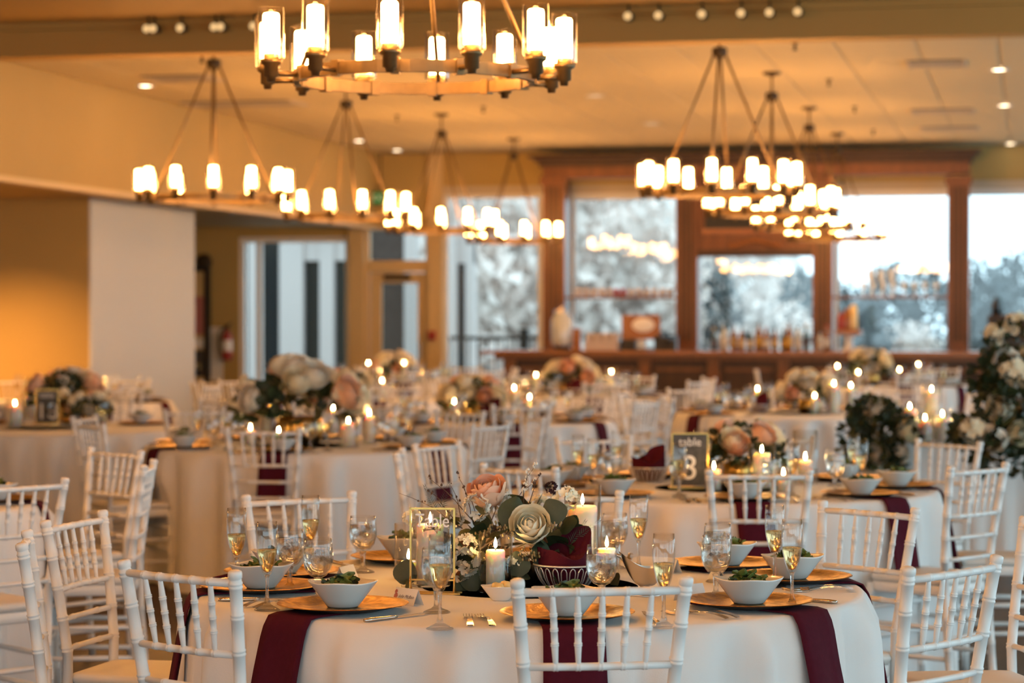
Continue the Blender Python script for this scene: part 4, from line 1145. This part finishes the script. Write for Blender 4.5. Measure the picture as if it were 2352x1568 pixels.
for ti, tb in enumerate(TABLES):
    cx, cy_, _ = P(tb['px'], tb['z'])
    tb['c'] = (cx, cy_); TB[tb['k']] = tb
    nm = tb['nm']; lv = tb['lv']
    t = thing('round_table', 'round table under the white cloth, ' + nm, 'table', (cx, cy_, TOP), YAW, 'round dining tables')
    ob('tabletop', top_me, t); ob('pedestal', ped_me, t)
    lim = [(math.radians(a), r - .235 - .18) for a, r in tb['seats']]
    cl = ob('tablecloth', cloth_mesh(R_T, lim, 100 + ti), None, (cx, cy_, TOP), (0, 0, YAW))
    tag(cl, 'white floor length cloth draped over the ' + nm, 'tablecloth', 'round white tablecloths')
    for si, (deg, r) in enumerate(tb['seats']):
        phi = math.radians(deg); hr = clock(tb, deg)
        jit = rng.uniform(-.05, .05)
        def at(lx, ly):
            return loc2(cx, cy_, lx * math.cos(phi) - ly * math.sin(phi), lx * math.sin(phi) + ly * math.cos(phi))
        x, y = at(0, -(r - .235))
        px, zc = frame_px(x, y)
        if -160 < px < 2520:
            spawn(CHAIR if lv >= 2 else CHAIR_FAR, 'dining_chair', 'white wooden spindle back chair at %s o\'clock, %s' % (hr, nm), 'chair', (x, y, 0), YAW + phi + jit, 'white spindle back chairs')
        x, y = at(0, -.745)
        px, zc = frame_px(x, y)
        if not (-120 < px < 2470): continue
        rz = YAW + phi
        seat = "at %s o'clock, %s" % (hr, nm)
        g = 'place settings, ' + nm
        tag(ob('napkin', NAPS[(si + ti) % 5], None, (cx, cy_, TOP + .0005), (0, 0, rz)), 'burgundy napkin over the edge ' + seat, 'napkin', g)
        spawn(CHARGER, 'charger_plate', 'round gold charger plate ' + seat, 'plate', (x, y, TOP + .0052), rz + si, g)
        b = spawn([part('bowl', BOWL_ME), part('salad', SALADS[(si + ti) % 4], kind='stuff')], 'salad_bowl', 'white china bowl of green salad ' + seat, 'bowl', (x, y, TOP + .0118), YAW + PI / 4 + rng.uniform(-.2, .2), g, scale=1.05)
        if lv == 3:
            tb.setdefault('spots', []).append((seat, g))
        gx, gy = at(.13 + rng.uniform(-.02, .02), -.50 + rng.uniform(-.02, .02))
        if lv < 3: spawn(GOBLET_FAR, 'water_goblet', 'stemmed water goblet ' + seat, 'goblet', (gx, gy, TOP + .0005), rng.uniform(0, 6), g)
        gx, gy = at(.225 + rng.uniform(-.015, .015), -.575 + rng.uniform(-.03, .02))
        if lv < 3: spawn(FLUTE, 'champagne_flute', 'half full champagne flute ' + seat, 'flute', (gx, gy, TOP + .0005), rng.uniform(0, 6), g)
        if lv >= 2:
            for q, fx_ in enumerate((-.205, -.245)):
                gx, gy = at(fx_, -.765 + .008 * q)
                spawn(FORK, 'fork', '%s steel fork %s' % (('inner', 'outer')[q], seat), 'fork', (gx, gy, TOP + .001), rz + rng.uniform(-.08, .08), g)
            gx, gy = at(.205, -.765)
            spawn(KNIFE, 'table_knife', 'steel table knife ' + seat, 'knife', (gx, gy, TOP + .0012), rz + rng.uniform(-.06, .06), g)
        if lv == 3:
            gx, gy = at(.03, -.535)
            cd = ob('place_card', None, None, (gx, gy, TOP + .0005), (0, 0, rz + rng.uniform(-.15, .15)))
            tag(cd, 'folded white place card ' + seat, 'place card', g)
            ob('card', card_me, cd)
            tilt = math.atan2(.042, .018)
            for body, sz, hx, hz in (('Julie McBain', .0125, .006, .5), ('chicken', .005, .006, .2)):
                if body != 'Julie McBain' and deg != -40: continue
                if body == 'Julie McBain' and deg != -40: continue
                text(body, sz, M_['ink'], cd, (hx, -.018 + .018 * hz - .0006, .042 * hz), (tilt, 0, 0), shear=.45, extrude=0, center_y=True)
            pr = MB()
            for q, (ax, az, rr) in enumerate(((0, .5, .008), (-.003, .75, .006), (.003, .28, .006), (-.004, .15, .005))):
                pr.lathe([(.0001, 0), (rr, 0)], 7, 0, T(-.036 + ax, -.018 + .018 * az - .0005, .042 * az) @ RX(tilt), False)
            ob('printed_rose', pr.mesh('printed_rose', M_['printred']), cd)

# the front table's glasses stand where their owners left them
for px, z, lb in ((543, 6.58, 'leftmost on the front table'), (613, 6.15, 'behind the near left chair'), (713, 7.04, 'before the far left chair back, front table'), (1010, 5.78, 'in front of the gold sign frame'),
                  (1467, 7.08, 'behind the sauce boat, front table'), (1525, 5.81, 'behind the near chair\'s right post'), (1780, 6.68, 'rear one of the right pair, front table'), (1820, 6.21, 'nearer one of the right pair, front table')):
    spawn(FLUTE, 'champagne_flute', 'half full champagne flute ' + lb, 'flute', P(px, z, TOP + .0005), px, 'place settings, front table')
for px, z, lb in ((665, 6.62, 'rear one of the left pair, front table'), (730, 6.34, 'nearer one of the left pair, front table'), (833, 7.05, 'before the far left bowl, front table'), (1003, 6.10, 'behind the flute at the gold sign frame'),
                  (1382, 6.16, 'before the bread basket, front table'), (1412, 7.16, 'behind the short candle, front table'), (1649, 6.8, 'rear one of the right pair, front table'), (1645, 6.43, 'nearer one of the right pair, front table')):
    spawn(GOBLET, 'water_goblet', 'stemmed iced water goblet ' + lb, 'goblet', P(px, z, TOP + .0005), px, 'place settings, front table')

# ------------------------------------------------------------------ centrepiece of the front table
def tt(key, px, py, h=0.0):
    """a spot on a table top from its photo column and the row of its base"""
    z = (EYE - TOP) * FPX / (py - 722.0)
    return P(px, z, TOP + .0006 + h)
def jar_and_candle(jpos, r, h, cr, ch, lb, big=1, group='candles on the front table', cat=True):
    tag(ob('glass_cylinder_vase', jar_mesh(r, h), None, jpos), 'clear glass cylinder around the ' + lb, 'candle holder', group)
    spawn(candle_kit(cr, ch, big), 'pillar_candle', 'lit white ' + lb, 'candle', (jpos[0], jpos[1], jpos[2] + .0065), rng.uniform(0, 6), group)
jar_and_candle(tt('front', 1138, 1360), .046, .165, .026, .108, 'pillar candle in the middle of the front centrepiece')
jar_and_candle(tt('front', 988, 1346), .056, .212, .038, .165, 'tall pillar candle behind the gold sign frame')
jar_and_candle(tt('front', 1338, 1322), .053, .262, .042, .195, 'thick pillar candle behind the front bread basket')
jar_and_candle(tt('front', 1394, 1334), .038, .155, .026, .085, 'short candle behind the front goblet')
jar_and_candle(tt('front', 938, 1330), .040, .158, .022, .045, 'stub candle left of the gold sign frame')
# gold frame with a clear sheet
sg = thing('table_sign', 'thin gold frame sign with white lettering on clear sheet, front table', 'sign', tt('front', 993, 1364), YAW - .12)
def sgp(n, a, b, m='brass'): return ob(n, bx(a, b).mesh(n, M_[m]), sg)
FW, FH = .062, .232
sgp('frame_bar', (-FW, -.003, .0), (-FW + .005, .003, FH)); sgp('frame_bar', (FW - .005, -.003, 0), (FW, .003, FH))
sgp('frame_bar', (-FW, -.003, FH - .005), (FW, .003, FH)); sgp('frame_bar', (-FW, -.003, .035), (FW, .003, .039))
sgp('foot_bar', (-FW - .016, -.022, 0), (FW + .016, -.018, .004)); sgp('foot_bar', (-FW - .016, .018, 0), (FW + .016, .022, .004))
for s_ in (-1, 1):
    for q in (-1, 1):
        ob('strut', MB().tube([(s_ * (FW - .002), q * .02, .002), (s_ * (FW - .002), 0, .05)], .0018, 6).mesh('strut', M_['brass']), sg)
ob('clear_sheet', MB().add([(-FW + .005, 0, .04), (FW - .005, 0, .04), (FW - .005, 0, FH - .005), (-FW + .005, 0, FH - .005)], [(0,1,2,3)], False).mesh('clear_sheet', M_['jar']), sg)
text('Table', .047, M_['whiteink'], sg, (.0, -.002, FH - .052), (PI / 2, 0, 0), (.9, 1.1, 1))

arr = thing('flower_arrangement', 'low arrangement of peach and cream roses with eucalyptus on the front table', 'flowers', tt('front', 1170, 1342), YAW)
ob('vase', MB().lathe([(.001, 0), (.07, 0), (.09, .03), (.085, .06)], 16).mesh('vase', M_['darkmetal']), arr)
S1 = 825.0
def ax(px): return (px - 1170) / S1
def az(py): return (1342 - py) / S1
def aim(v): return tuple(Vector(v).normalized().to_track_quat('Z', 'Y').to_euler())
rose_objects(arr, (ax(1120), -.05, az(1125)), aim((-.25, -.45, .85)), .048, 'peach', 'open peach rose at the top')
rose_objects(arr, (ax(1217), -.135, az(1198)), aim((-.1, -.85, .45)), .050, 'cream', 'open cream rose facing the room')
for k, (px, py, y, q, sc) in enumerate(((1095, 1158, -.10, 0, 1.1), (1075, 1275, -.16, 0, 1.15), (1062, 1300, -.15, 0, .9), (1072, 1236, -.15, 1, .8), (948, 1185, -.05, 1, .7), (1297, 1142, -.05, 1, 1.0), (1150, 1168, -.06, 0, .9), (1045, 1190, -.02, 0, .8), (1180, 1285, -.14, 1, .7), (1150, 1145, .02, 0, 1.0), (1240, 1160, .05, 1, .8))):
    ob('blossom_cluster', CLUSTERS[q], arr, (ax(px), y, az(py)), aim((rng.uniform(-.4, .4), -.7, .5)), sc)
ob('dark_blossom', floret_cluster(.018, 'dusky', 9, 18), arr, (ax(1266), -.06, az(1118)), aim((.2, -.5, .8)))['label'] = 'small black-red blossom'
lr = random.Random(7)
for k in range(120):
    a = lr.uniform(0, 2 * PI); c = lr.uniform(-.15, 1); sq = math.sqrt(max(0, 1 - c * c)); rr = lr.uniform(.55, 1)
    d_ = Vector((sq * math.cos(a), sq * math.sin(a), c))
    p_ = (d_.x * .205 * rr + .01, d_.y * .14 * rr, .05 + .165 * max(0, c) * rr)
    dirv = (d_ + Vector((lr.uniform(-.5, .5), lr.uniform(-.7, .2), lr.uniform(-.6, .3)))).normalized()
    m_ = dirv.to_track_quat('Y', 'Z').to_matrix().to_4x4() @ RY(lr.uniform(-1.2, 1.2))
    ob('leaf', LEAVES[lr.choice((0, 0, 0, 1, 1, 2, 2, 3, 4))], arr, p_, tuple(m_.to_euler()), lr.uniform(.75, 1.25))
big = leaf_mesh(.075, .036, 'leaf2', .05, .8, 6, 9)
big2 = leaf_mesh(.085, .034, 'leaf', .08, .9, 6, 9)
for px, py, y, me, rx_, ry_, sc in ((1285, 1192, -.13, big, 1.35, -.5, 1.0), (1160, 1205, -.11, big2, 1.4, .4, 1.1), (925, 1335, -.08, big, 1.4, .3, .95), (935, 1340, -.12, leaf_mesh(.08, .022, 'leaf3', .1, 1.0), .25, 1.45, 1.0),
                                    (1300, 1260, -.06, big2, 1.2, -.9, 1.05), (1330, 1270, -.06, big2, 1.1, -1.1, .9), (1235, 1290, -.12, big2, 1.3, .2, .85), (1265, 1330, -.06, big, 1.45, .1, 1.0), (1090, 1345, -.17, big2, 1.45, -.15, 1.0),
                                    (1110, 1330, -.16, big, 1.4, .5, .9), (1050, 1350, -.17, big2, 1.2, 1.0, .8), (1195, 1310, -.17, big, 1.35, -.2, .95), (1420, 1335, -.05, big, .5, -1.3, .7)):
    m_ = RY(ry_) @ RX(rx_)
    ob('leaf', me, arr, (ax(px), y, az(py)), tuple(m_.to_euler()), sc)
def twig(p0, p1, buds, seed, m='twig', name='twig'):
    r2 = random.Random(seed); b = MB()
    p0, p1 = Vector(p0), Vector(p1); pts = []
    for q in range(6):
        t_ = q / 5; pts.append(p0.lerp(p1, t_) + Vector((r2.uniform(-.004, .004), r2.uniform(-.004, .004), .012 * math.sin(PI * t_))))
    b.tube(pts, [.0014, .0013, .0011, .0009, .0007, .0004], 5)
    for q in range(buds):
        t_ = r2.uniform(.3, 1.0); i_ = min(4, int(t_ * 5)); pp = pts[i_].lerp(pts[i_+1], t_ * 5 - i_)
        s_ = r2.uniform(.002, .0042)
        b.lathe([(.0001, -s_), (s_, -s_ * .3), (s_ * .8, s_ * .6), (.0001, s_ * 1.4)], 5, 1, T(*(pp + Vector((r2.uniform(-.005, .005), r2.uniform(-.005, .005), r2.uniform(0, .004))))))
    ob(name, b.mesh(name, M_['twig'], M_[m]), arr)
for k, (a, b_, n, m) in enumerate((((1090, 1200), (980, 1092), 5, 'twig'), ((1085, 1190), (1052, 1082), 4, 'twig'), ((1060, 1210), (916, 1132), 3, 'twig'), ((1100, 1190), (1060, 1110), 3, 'twig'), ((1050, 1200), (975, 1120), 4, 'twig'),
                                   ((1190, 1170), (1228, 1062), 16, 'white'), ((1200, 1165), (1215, 1075), 14, 'white'), ((1210, 1165), (1246, 1085), 6, 'twig'), ((1180, 1160), (1235, 1100), 12, 'white'), ((1290, 1210), (1322, 1118), 3, 'twig'),
                                   ((1060, 1190), (1035, 1110), 3, 'twig'), ((1130, 1190), (1155, 1120), 4, 'leafred'), ((1030, 1250), (1010, 1200), 5, 'twig'))):
    twig((ax(a[0]), -.04 - .01 * (k % 4), az(a[1])), (ax(b_[0]), -.05 + .02 * (k % 3), az(b_[1])), n, k, m)
for k, (px, py) in enumerate(((1140, 1205), (1115, 1222), (1165, 1215), (1205, 1275), (1275, 1205), (1000, 1205), (1215, 1265))):
    b = MB(); r2 = random.Random(60 + k)
    for q in range(14):
        d_ = Vector((r2.uniform(-1, 1), r2.uniform(-1, .2), r2.uniform(-.3, 1))).normalized() * r2.uniform(.012, .03)
        b.tube([(0, 0, 0), tuple(d_)], .0007, 4, 1)
        b.lathe([(.0001, -.004), (.0026, -.001), (.0022, .003), (.0001, .005)], 6, 0, T(*d_))
    ob('seed_sprig', b.mesh('seed_sprig', M_['seed'], M_['twig']), arr, (ax(px), -.155, az(py)))
feather = MB()
for q in range(12):
    for s_ in (-1, 1):
        feather.add([(0, 0, .006 * q), (s_ * .016 * (1 - q / 14), 0, .006 * q + .012), (s_ * .003, 0, .006 * q + .005)], [(0, 1, 2)], False)
fe = feather.mesh('fern_sprig', M_['leaf'])
for px, py, ry_ in ((1000, 1165, -.4), (1015, 1160, .3), (1330, 1225, .9), (1310, 1240, .6)):
    ob('fern_sprig', fe, arr, (ax(px), -.08, az(py)), (0, ry_, 0))

# wire bread basket with burgundy napkin
def basket(pos, rz, lb, lb2, group=None):
    bk = thing('bread_basket', lb, 'basket', pos, rz, group)
    rimb = MB(); rimb.tube([(.088 * math.cos(2 * PI * k / 32), .088 * math.sin(2 * PI * k / 32), .068) for k in range(33)], .0032, 6); ob('rim', rimb.mesh('rim', M_['wire']), bk)
    rb2 = MB(); rb2.tube([(.055 * math.cos(2 * PI * k / 28), .055 * math.sin(2 * PI * k / 28), .003) for k in range(29)], .0025, 6); ob('base_ring', rb2.mesh('base_ring', M_['wire']), bk)
    lw = MB()
    lw.tube([(-.006, -.056, .003), (-.0075, -.075, .03), (-.0075, -.084, .052), (-.0045, -.086, .060), (0, -.0865, .063), (.0045, -.086, .060), (.0075, -.084, .052), (.0075, -.075, .03), (.006, -.056, .003)], .0016, 5)
    lme = lw.mesh('wire_loop', M_['wire'])
    for k in range(22): ob('wire_loop', lme, bk, (0, 0, 0), (0, 0, 2 * PI * k / 22))
    b = MB()
    def nap(u, v):
        a = 2 * PI * u
        peak = (.5 + .5 * math.cos(a - .75)) ** 3 * .085 + (.5 + .5 * math.cos(a - 3.3)) ** 3 * .03
        r = lerp(.045, .076, min(1, v * 2)) if v < .5 else lerp(.076, .070 + .012 * math.sin(3 * a), (v - .5) * 2)
        z = .006 + .06 * min(1, v * 2) if v < .5 else .066 + (v - .5) * 2 * (.018 + peak)
        return (r * math.cos(a), r * math.sin(a), z + .004 * math.sin(5 * a) * v)
    b.grid(nap, 40, 12, wrap=True)
    def fold(u, v):
        a = 2 * PI * u
        peak = (.5 + .5 * math.cos(a - .75)) ** 3 * .085 + (.5 + .5 * math.cos(a - 3.3)) ** 3 * .03
        r = (.070 + .012 * math.sin(3 * a)) * (1 - v)
        return (r * math.cos(a), r * math.sin(a), .084 + peak * (1 - v) ** 1.3 + .004 * math.sin(5 * a) * (1 - v) + .012 * math.sin(7 * a + 9 * v) * v * (1 - v) * 3)
    b.grid(fold, 40, 8, wrap=True)
    tag(ob('bread_napkin', b.mesh('bread_napkin', M_['burg']), None, (pos[0], pos[1], pos[2] + .0005), (0, 0, rz)), lb2, 'napkin', group)
basket(tt('front', 1300, 1353), YAW + .2, 'round silver wire bread basket on the front table', 'burgundy napkin folded up inside the front bread basket')
# butter bowl
bt = thing('butter_bowl', 'small white bowl of butter balls before the front centrepiece', 'bowl', tt('front', 1150, 1379), YAW + PI / 4)
ob('bowl', bowl_mesh(.62), bt)
for k, (x, y) in enumerate(((-.012, -.01), (.014, .0), (-.002, .016), (.008, -.018))):
    ob('butter_ball', MB().lathe([(.0001, -.013), (.009, -.010), (.013, 0), (.009, .010), (.0001, .013)], 12).mesh('butter_ball', M_['butter']), bt, (x, y, .034 + .004 * (k % 2)))
# sauce boat
sb = thing('sauce_boat', 'silver sauce boat on a foot beside the front table flute', 'sauce boat', tt('front', 1483, 1368), YAW + .1)
b = MB()
def boat(u, v):
    a = 2 * PI * u
    sp = (.5 - .5 * math.cos(a)) ** 4 * .03
    rx_ = lerp(.012, .055, v ** .55); ry_ = lerp(.012, .032, v ** .55)
    return ((rx_ + sp * v * .6) * math.cos(a), ry_ * math.sin(a), .022 + .052 * v + .016 * v * v * abs(math.cos(a)) ** 2 + sp * v)
b.grid(boat, 30, 9, wrap=True)
ob('cup', b.mesh('cup', M_['silver']), sb)
ob('foot', MB().lathe([(.034, 0), (.034, .003), (.012, .010), (.008, .018), (.014, .026)], 18, M=S(1.25, .9, 1)).mesh('foot', M_['silver']), sb)
ob('handle', MB().tube([(-.05, 0, .085), (-.068, 0, .105), (-.085, 0, .112)], [.004, .005, .004], 8).mesh('handle', M_['silver']), sb)

# ------------------------------------------------------------------ centrepieces of the other tables
def sign_dark(pos, rz, num, lb):
    s0 = thing('table_sign', lb, 'sign', pos, rz)
    def q(n, a, b, m): return ob(n, bx(a, b).mesh(n, M_[m]), s0)
    q('board', (-.075, -.003, .012), (.075, .003, .235), 'slate')
    q('frame_bar', (-.08, -.004, .008), (-.075, .004, .24), 'brass'); q('frame_bar', (.075, -.004, .008), (.08, .004, .24), 'brass')
    q('frame_bar', (-.08, -.004, .235), (.08, .004, .24), 'brass'); q('foot', (-.09, -.03, 0), (.09, .03, .01), 'brass')
    for body, sz, zz in (('table', .05, .185), (num, .15, .04)):
        text(body, sz, M_['whiteink'], s0, (0, -.0045, zz), (PI / 2, 0, 0))
sign_dark(tt('three', 1585, 1122), YAW, '3', 'dark sign board with a large white three and gold edges')
arrangement_far('low cream and peach roses beside the dark number sign', tt('three', 1700, 1108), YAW + .4, 3, 'flower arrangements', .88, 14)
g2 = 'candles by the dark sign'
jar_and_candle(tt('three', 1750, 1124), .06, .20, .038, .15, 'thick candle right of roses by the dark sign', 1, g2)
jar_and_candle(tt('three', 1640, 1128), .04, .13, .028, .085, 'short pillar candle just right of the dark sign', 1, g2)
jar_and_candle(tt('three', 1850, 1112), .055, .24, .03, .10, 'candle in tall cylinder behind the chair, dark sign table', 1, g2)
jar_and_candle(tt('three', 1800, 1130), .04, .12, .022, .06, 'low candle right of the thick one, dark sign table', 1, g2)
basket(tt('three', 1490, 1108), YAW, 'wire bread basket left of the dark number sign', 'burgundy napkin in the basket left of the dark sign')
arrangement_far('large peach and cream rose arrangement on the left middle table', tt('left', 690, 1018), YAW, 4, 'flower arrangements', 1.55, 16)
g3 = 'candles on the left middle table'
for px, py, r, h, cr, ch, lb in ((800, 1028, .06, .19, .036, .13, 'pillar candle right of the large rose arrangement'), (848, 1020, .045, .21, .028, .16, 'slim pillar candle right of large roses'),
                                 (612, 1012, .05, .25, .03, .21, 'tall candle left of the large rose arrangement'), (640, 1030, .045, .14, .03, .08, 'low candle before the large rose arrangement'), (765, 1000, .045, .2, .028, .15, 'candle behind the large rose arrangement'), (575, 1022, .045, .14, .03, .08, 'low candle by the left middle chair back')):
    jar_and_candle(tt('left', px, py), r, h, cr, ch, lb, 1, g3)
sign_dark(tt('wall', 108, 975), YAW, '18', 'dark sign board with white eighteen by the far left wall')
arrangement_far('dark leafy arrangement with one pale blossom on the far left table', tt('wall', 150, 966), YAW, 7, 'flower arrangements', 1.15, 7)
arrangement_far('peach roses beside a candle on the far left table', tt('wall', 205, 975), YAW, 8, 'flower arrangements', .7, 7)
for px, py, r, h, cr, ch, lb in ((34, 982, .06, .2, .04, .14, 'wide candle at the edge of the far left table'), (66, 962, .05, .2, .034, .16, 'pillar candle beside the white eighteen sign'), (233, 974, .05, .15, .035, .10, 'pillar candle right of peach roses on the far left table')):
    jar_and_candle(tt('wall', px, py), r, h, cr, ch, lb, 1, 'candles on the far left table')
def centre(key, seed, size, cand, bsk=None, apx=0, n=11):
    tb = TB[key]; cx, cy_ = tb['c']; nm = tb['nm']
    x, y = loc2(cx, cy_, apx, 0)
    arrangement_far('mixed rose and greenery arrangement, ' + nm, (x, y, TOP + .0006), YAW + seed, seed, 'flower arrangements', size, n)
    for k, (dx, dz, hh, cr, wd) in enumerate(cand):
        x, y = loc2(cx, cy_, dx, dz)
        jar_and_candle((x, y, TOP + .0006), cr + .02, hh + .06, cr, hh, '%s candle, %s' % (wd, nm), 1, 'candles, ' + nm)
    if bsk:
        x, y = loc2(cx, cy_, *bsk)
        basket((x, y, TOP + .0006), YAW, 'wire bread basket, ' + nm, 'burgundy napkin in the bread basket, ' + nm, 'bread baskets beyond')
centre('mid', 9, 1.0, ((-.27, .05, .20, .03, 'tall left'), (-.2, -.25, .12, .034, 'low front'), (.33, .1, .14, .034, 'right'), (.22, .28, .2, .03, 'far right')), (.05, -.26), -.08)
centre('right', 10, 1.05, ((.11, -.22, .12, .024, 'slim front'), (.26, -.18, .21, .038, 'thick tall'), (.42, .05, .19, .03, 'right'), (-.28, .18, .16, .03, 'left')), (-.3, -.1), .1)
centre('bar', 12, 1.1, ((-.32, -.05, .17, .03, 'left'), (.38, -.05, .2, .034, 'right'), (-.42, -.2, .1, .034, 'low left'), (.28, .25, .15, .03, 'far')), (.02, -.28))
centre('behind', 13, .9, ((-.3, 0, .17, .03, 'left'), (.3, -.05, .15, .034, 'right'), (.1, -.3, .1, .034, 'low front')), (-.1, -.3))
centre('pillar', 14, .9, ((.3, 0, .15, .03, 'right'), (-.3, -.05, .15, .034, 'left')))
centre('doors', 15, 1.05, ((-.28, -.05, .2, .03, 'tall left'), (-.14, -.28, .12, .03, 'low left'), (.12, -.2, .2, .034, 'middle'), (.3, -.05, .1, .03, 'right')), (.1, .28))
centre('end', 17, 1.2, ((-.5, -.05, .18, .034, 'left'), (-.3, -.2, .12, .03, 'low left'), (.12, -.3, .15, .03, 'middle'), (.36, -.05, .2, .03, 'right')), (.1, -.4), -.15)

# ------------------------------------------------------------------ long flower-decked table on the right
hx, hy, _ = P(2230, 14.6)
ht = thing('head_table', 'long white clothed table at the right edge behind flowers', 'table', (hx, hy, 0), YAW)
b = MB()
L, W = .68, .38
def hc(u, v):
    a = 2 * PI * u
    n = 8
    c, s_ = math.cos(a), math.sin(a)
    k = (abs(c) ** n + abs(s_) ** n) ** (-1 / n)
    f = .0 if v < .05 else .03 * math.sin(26 * a) * min(1, v)
    return ((L + f) * c * k, (W + f) * s_ * k, TOP - .004 - (TOP - .01) * v)
b.grid(hc, 120, 10, wrap=True)
b.add([(-L, -W, TOP), (L, -W, TOP), (L, W, TOP), (-L, W, TOP)], [(0, 1, 2, 3)], False)
ob('tablecloth', b.mesh('tablecloth', M_['cloth']), ht)
def garland(label, px, z, h, seed, sc, drop, nrose, rmeshes):
    rnd = random.Random(seed)
    t = thing('flower_garland', label, 'flowers', P(px, z, h), YAW, 'garlands on the long table')
    for k in range(len(drop)):
        dx, dz, s_ = drop[k]
        f_ = ob('foliage', FOL[k % 2], t, (dx, 0, dz), (0, 0, k * 1.1), s_); f_['kind'] = 'stuff'
    for k in range(nrose):
        dx, dz, s_ = drop[rnd.randrange(len(drop))]
        a = rnd.uniform(-2.8, -.3); c = rnd.uniform(0, .9)
        d_ = Vector((math.sqrt(1 - c * c) * math.cos(a), math.sqrt(1 - c * c) * math.sin(a), c))
        me = rnd.choice(rmeshes)
        ob('rose' if me in ROSE_FAR else 'blossom_cluster', me, t, (dx + d_.x * .2 * s_, d_.y * .18 * s_, dz + .1 * s_ + d_.z * .16 * s_), tuple(d_.to_track_quat('Z', 'Y').to_euler()), rnd.uniform(1.0, 1.5) * sc * (1.0 if me in ROSE_FAR else 1.6))
    return t
garland('dark trailing greenery with white blossoms left of the tall candles', 2010, 14.1, .70, 21, 1.0, ((0, .05, .8), (.02, -.12, .75), (-.02, .2, .6), (.05, -.25, .7), (-.06, -.1, .8), (.06, .05, .8)), 8, [ROSE_FAR[1], ROSE_FAR[2], CLUSTERS[0]])
garland('tall mass of cream hydrangeas and roses at the right edge', 2330, 13.4, .78, 22, 1.05, ((.0, .3, .95), (.05, .1, 1.1), (-.1, -.05, 1.05), (.02, .5, .75), (-.2, .0, .8), (-.05, -.2, .9), (.0, .2, 1.0)), 15, [ROSE_FAR[1], CLUSTERS[1], CLUSTERS[1], CLUSTERS[0]])
for px, z, cr, ch, lb in ((2090, 14.35, .044, .185, 'first thick pillar candle on the long flowered table'), (2140, 14.55, .042, .28, 'tallest pillar candle on the long flowered table'), (2125, 14.3, .034, .12, 'low pillar candle on the long flowered table'), (2165, 14.32, .044, .14, 'last pillar candle beside the cream hydrangeas'), (2188, 14.4, .03, .11, 'small candle at the foot of the cream hydrangeas')):
    p = P(px, z, TOP + .001)
    jar_and_candle(p, cr + .018, ch + .05, cr, ch, lb, 1, 'candles on the long table')
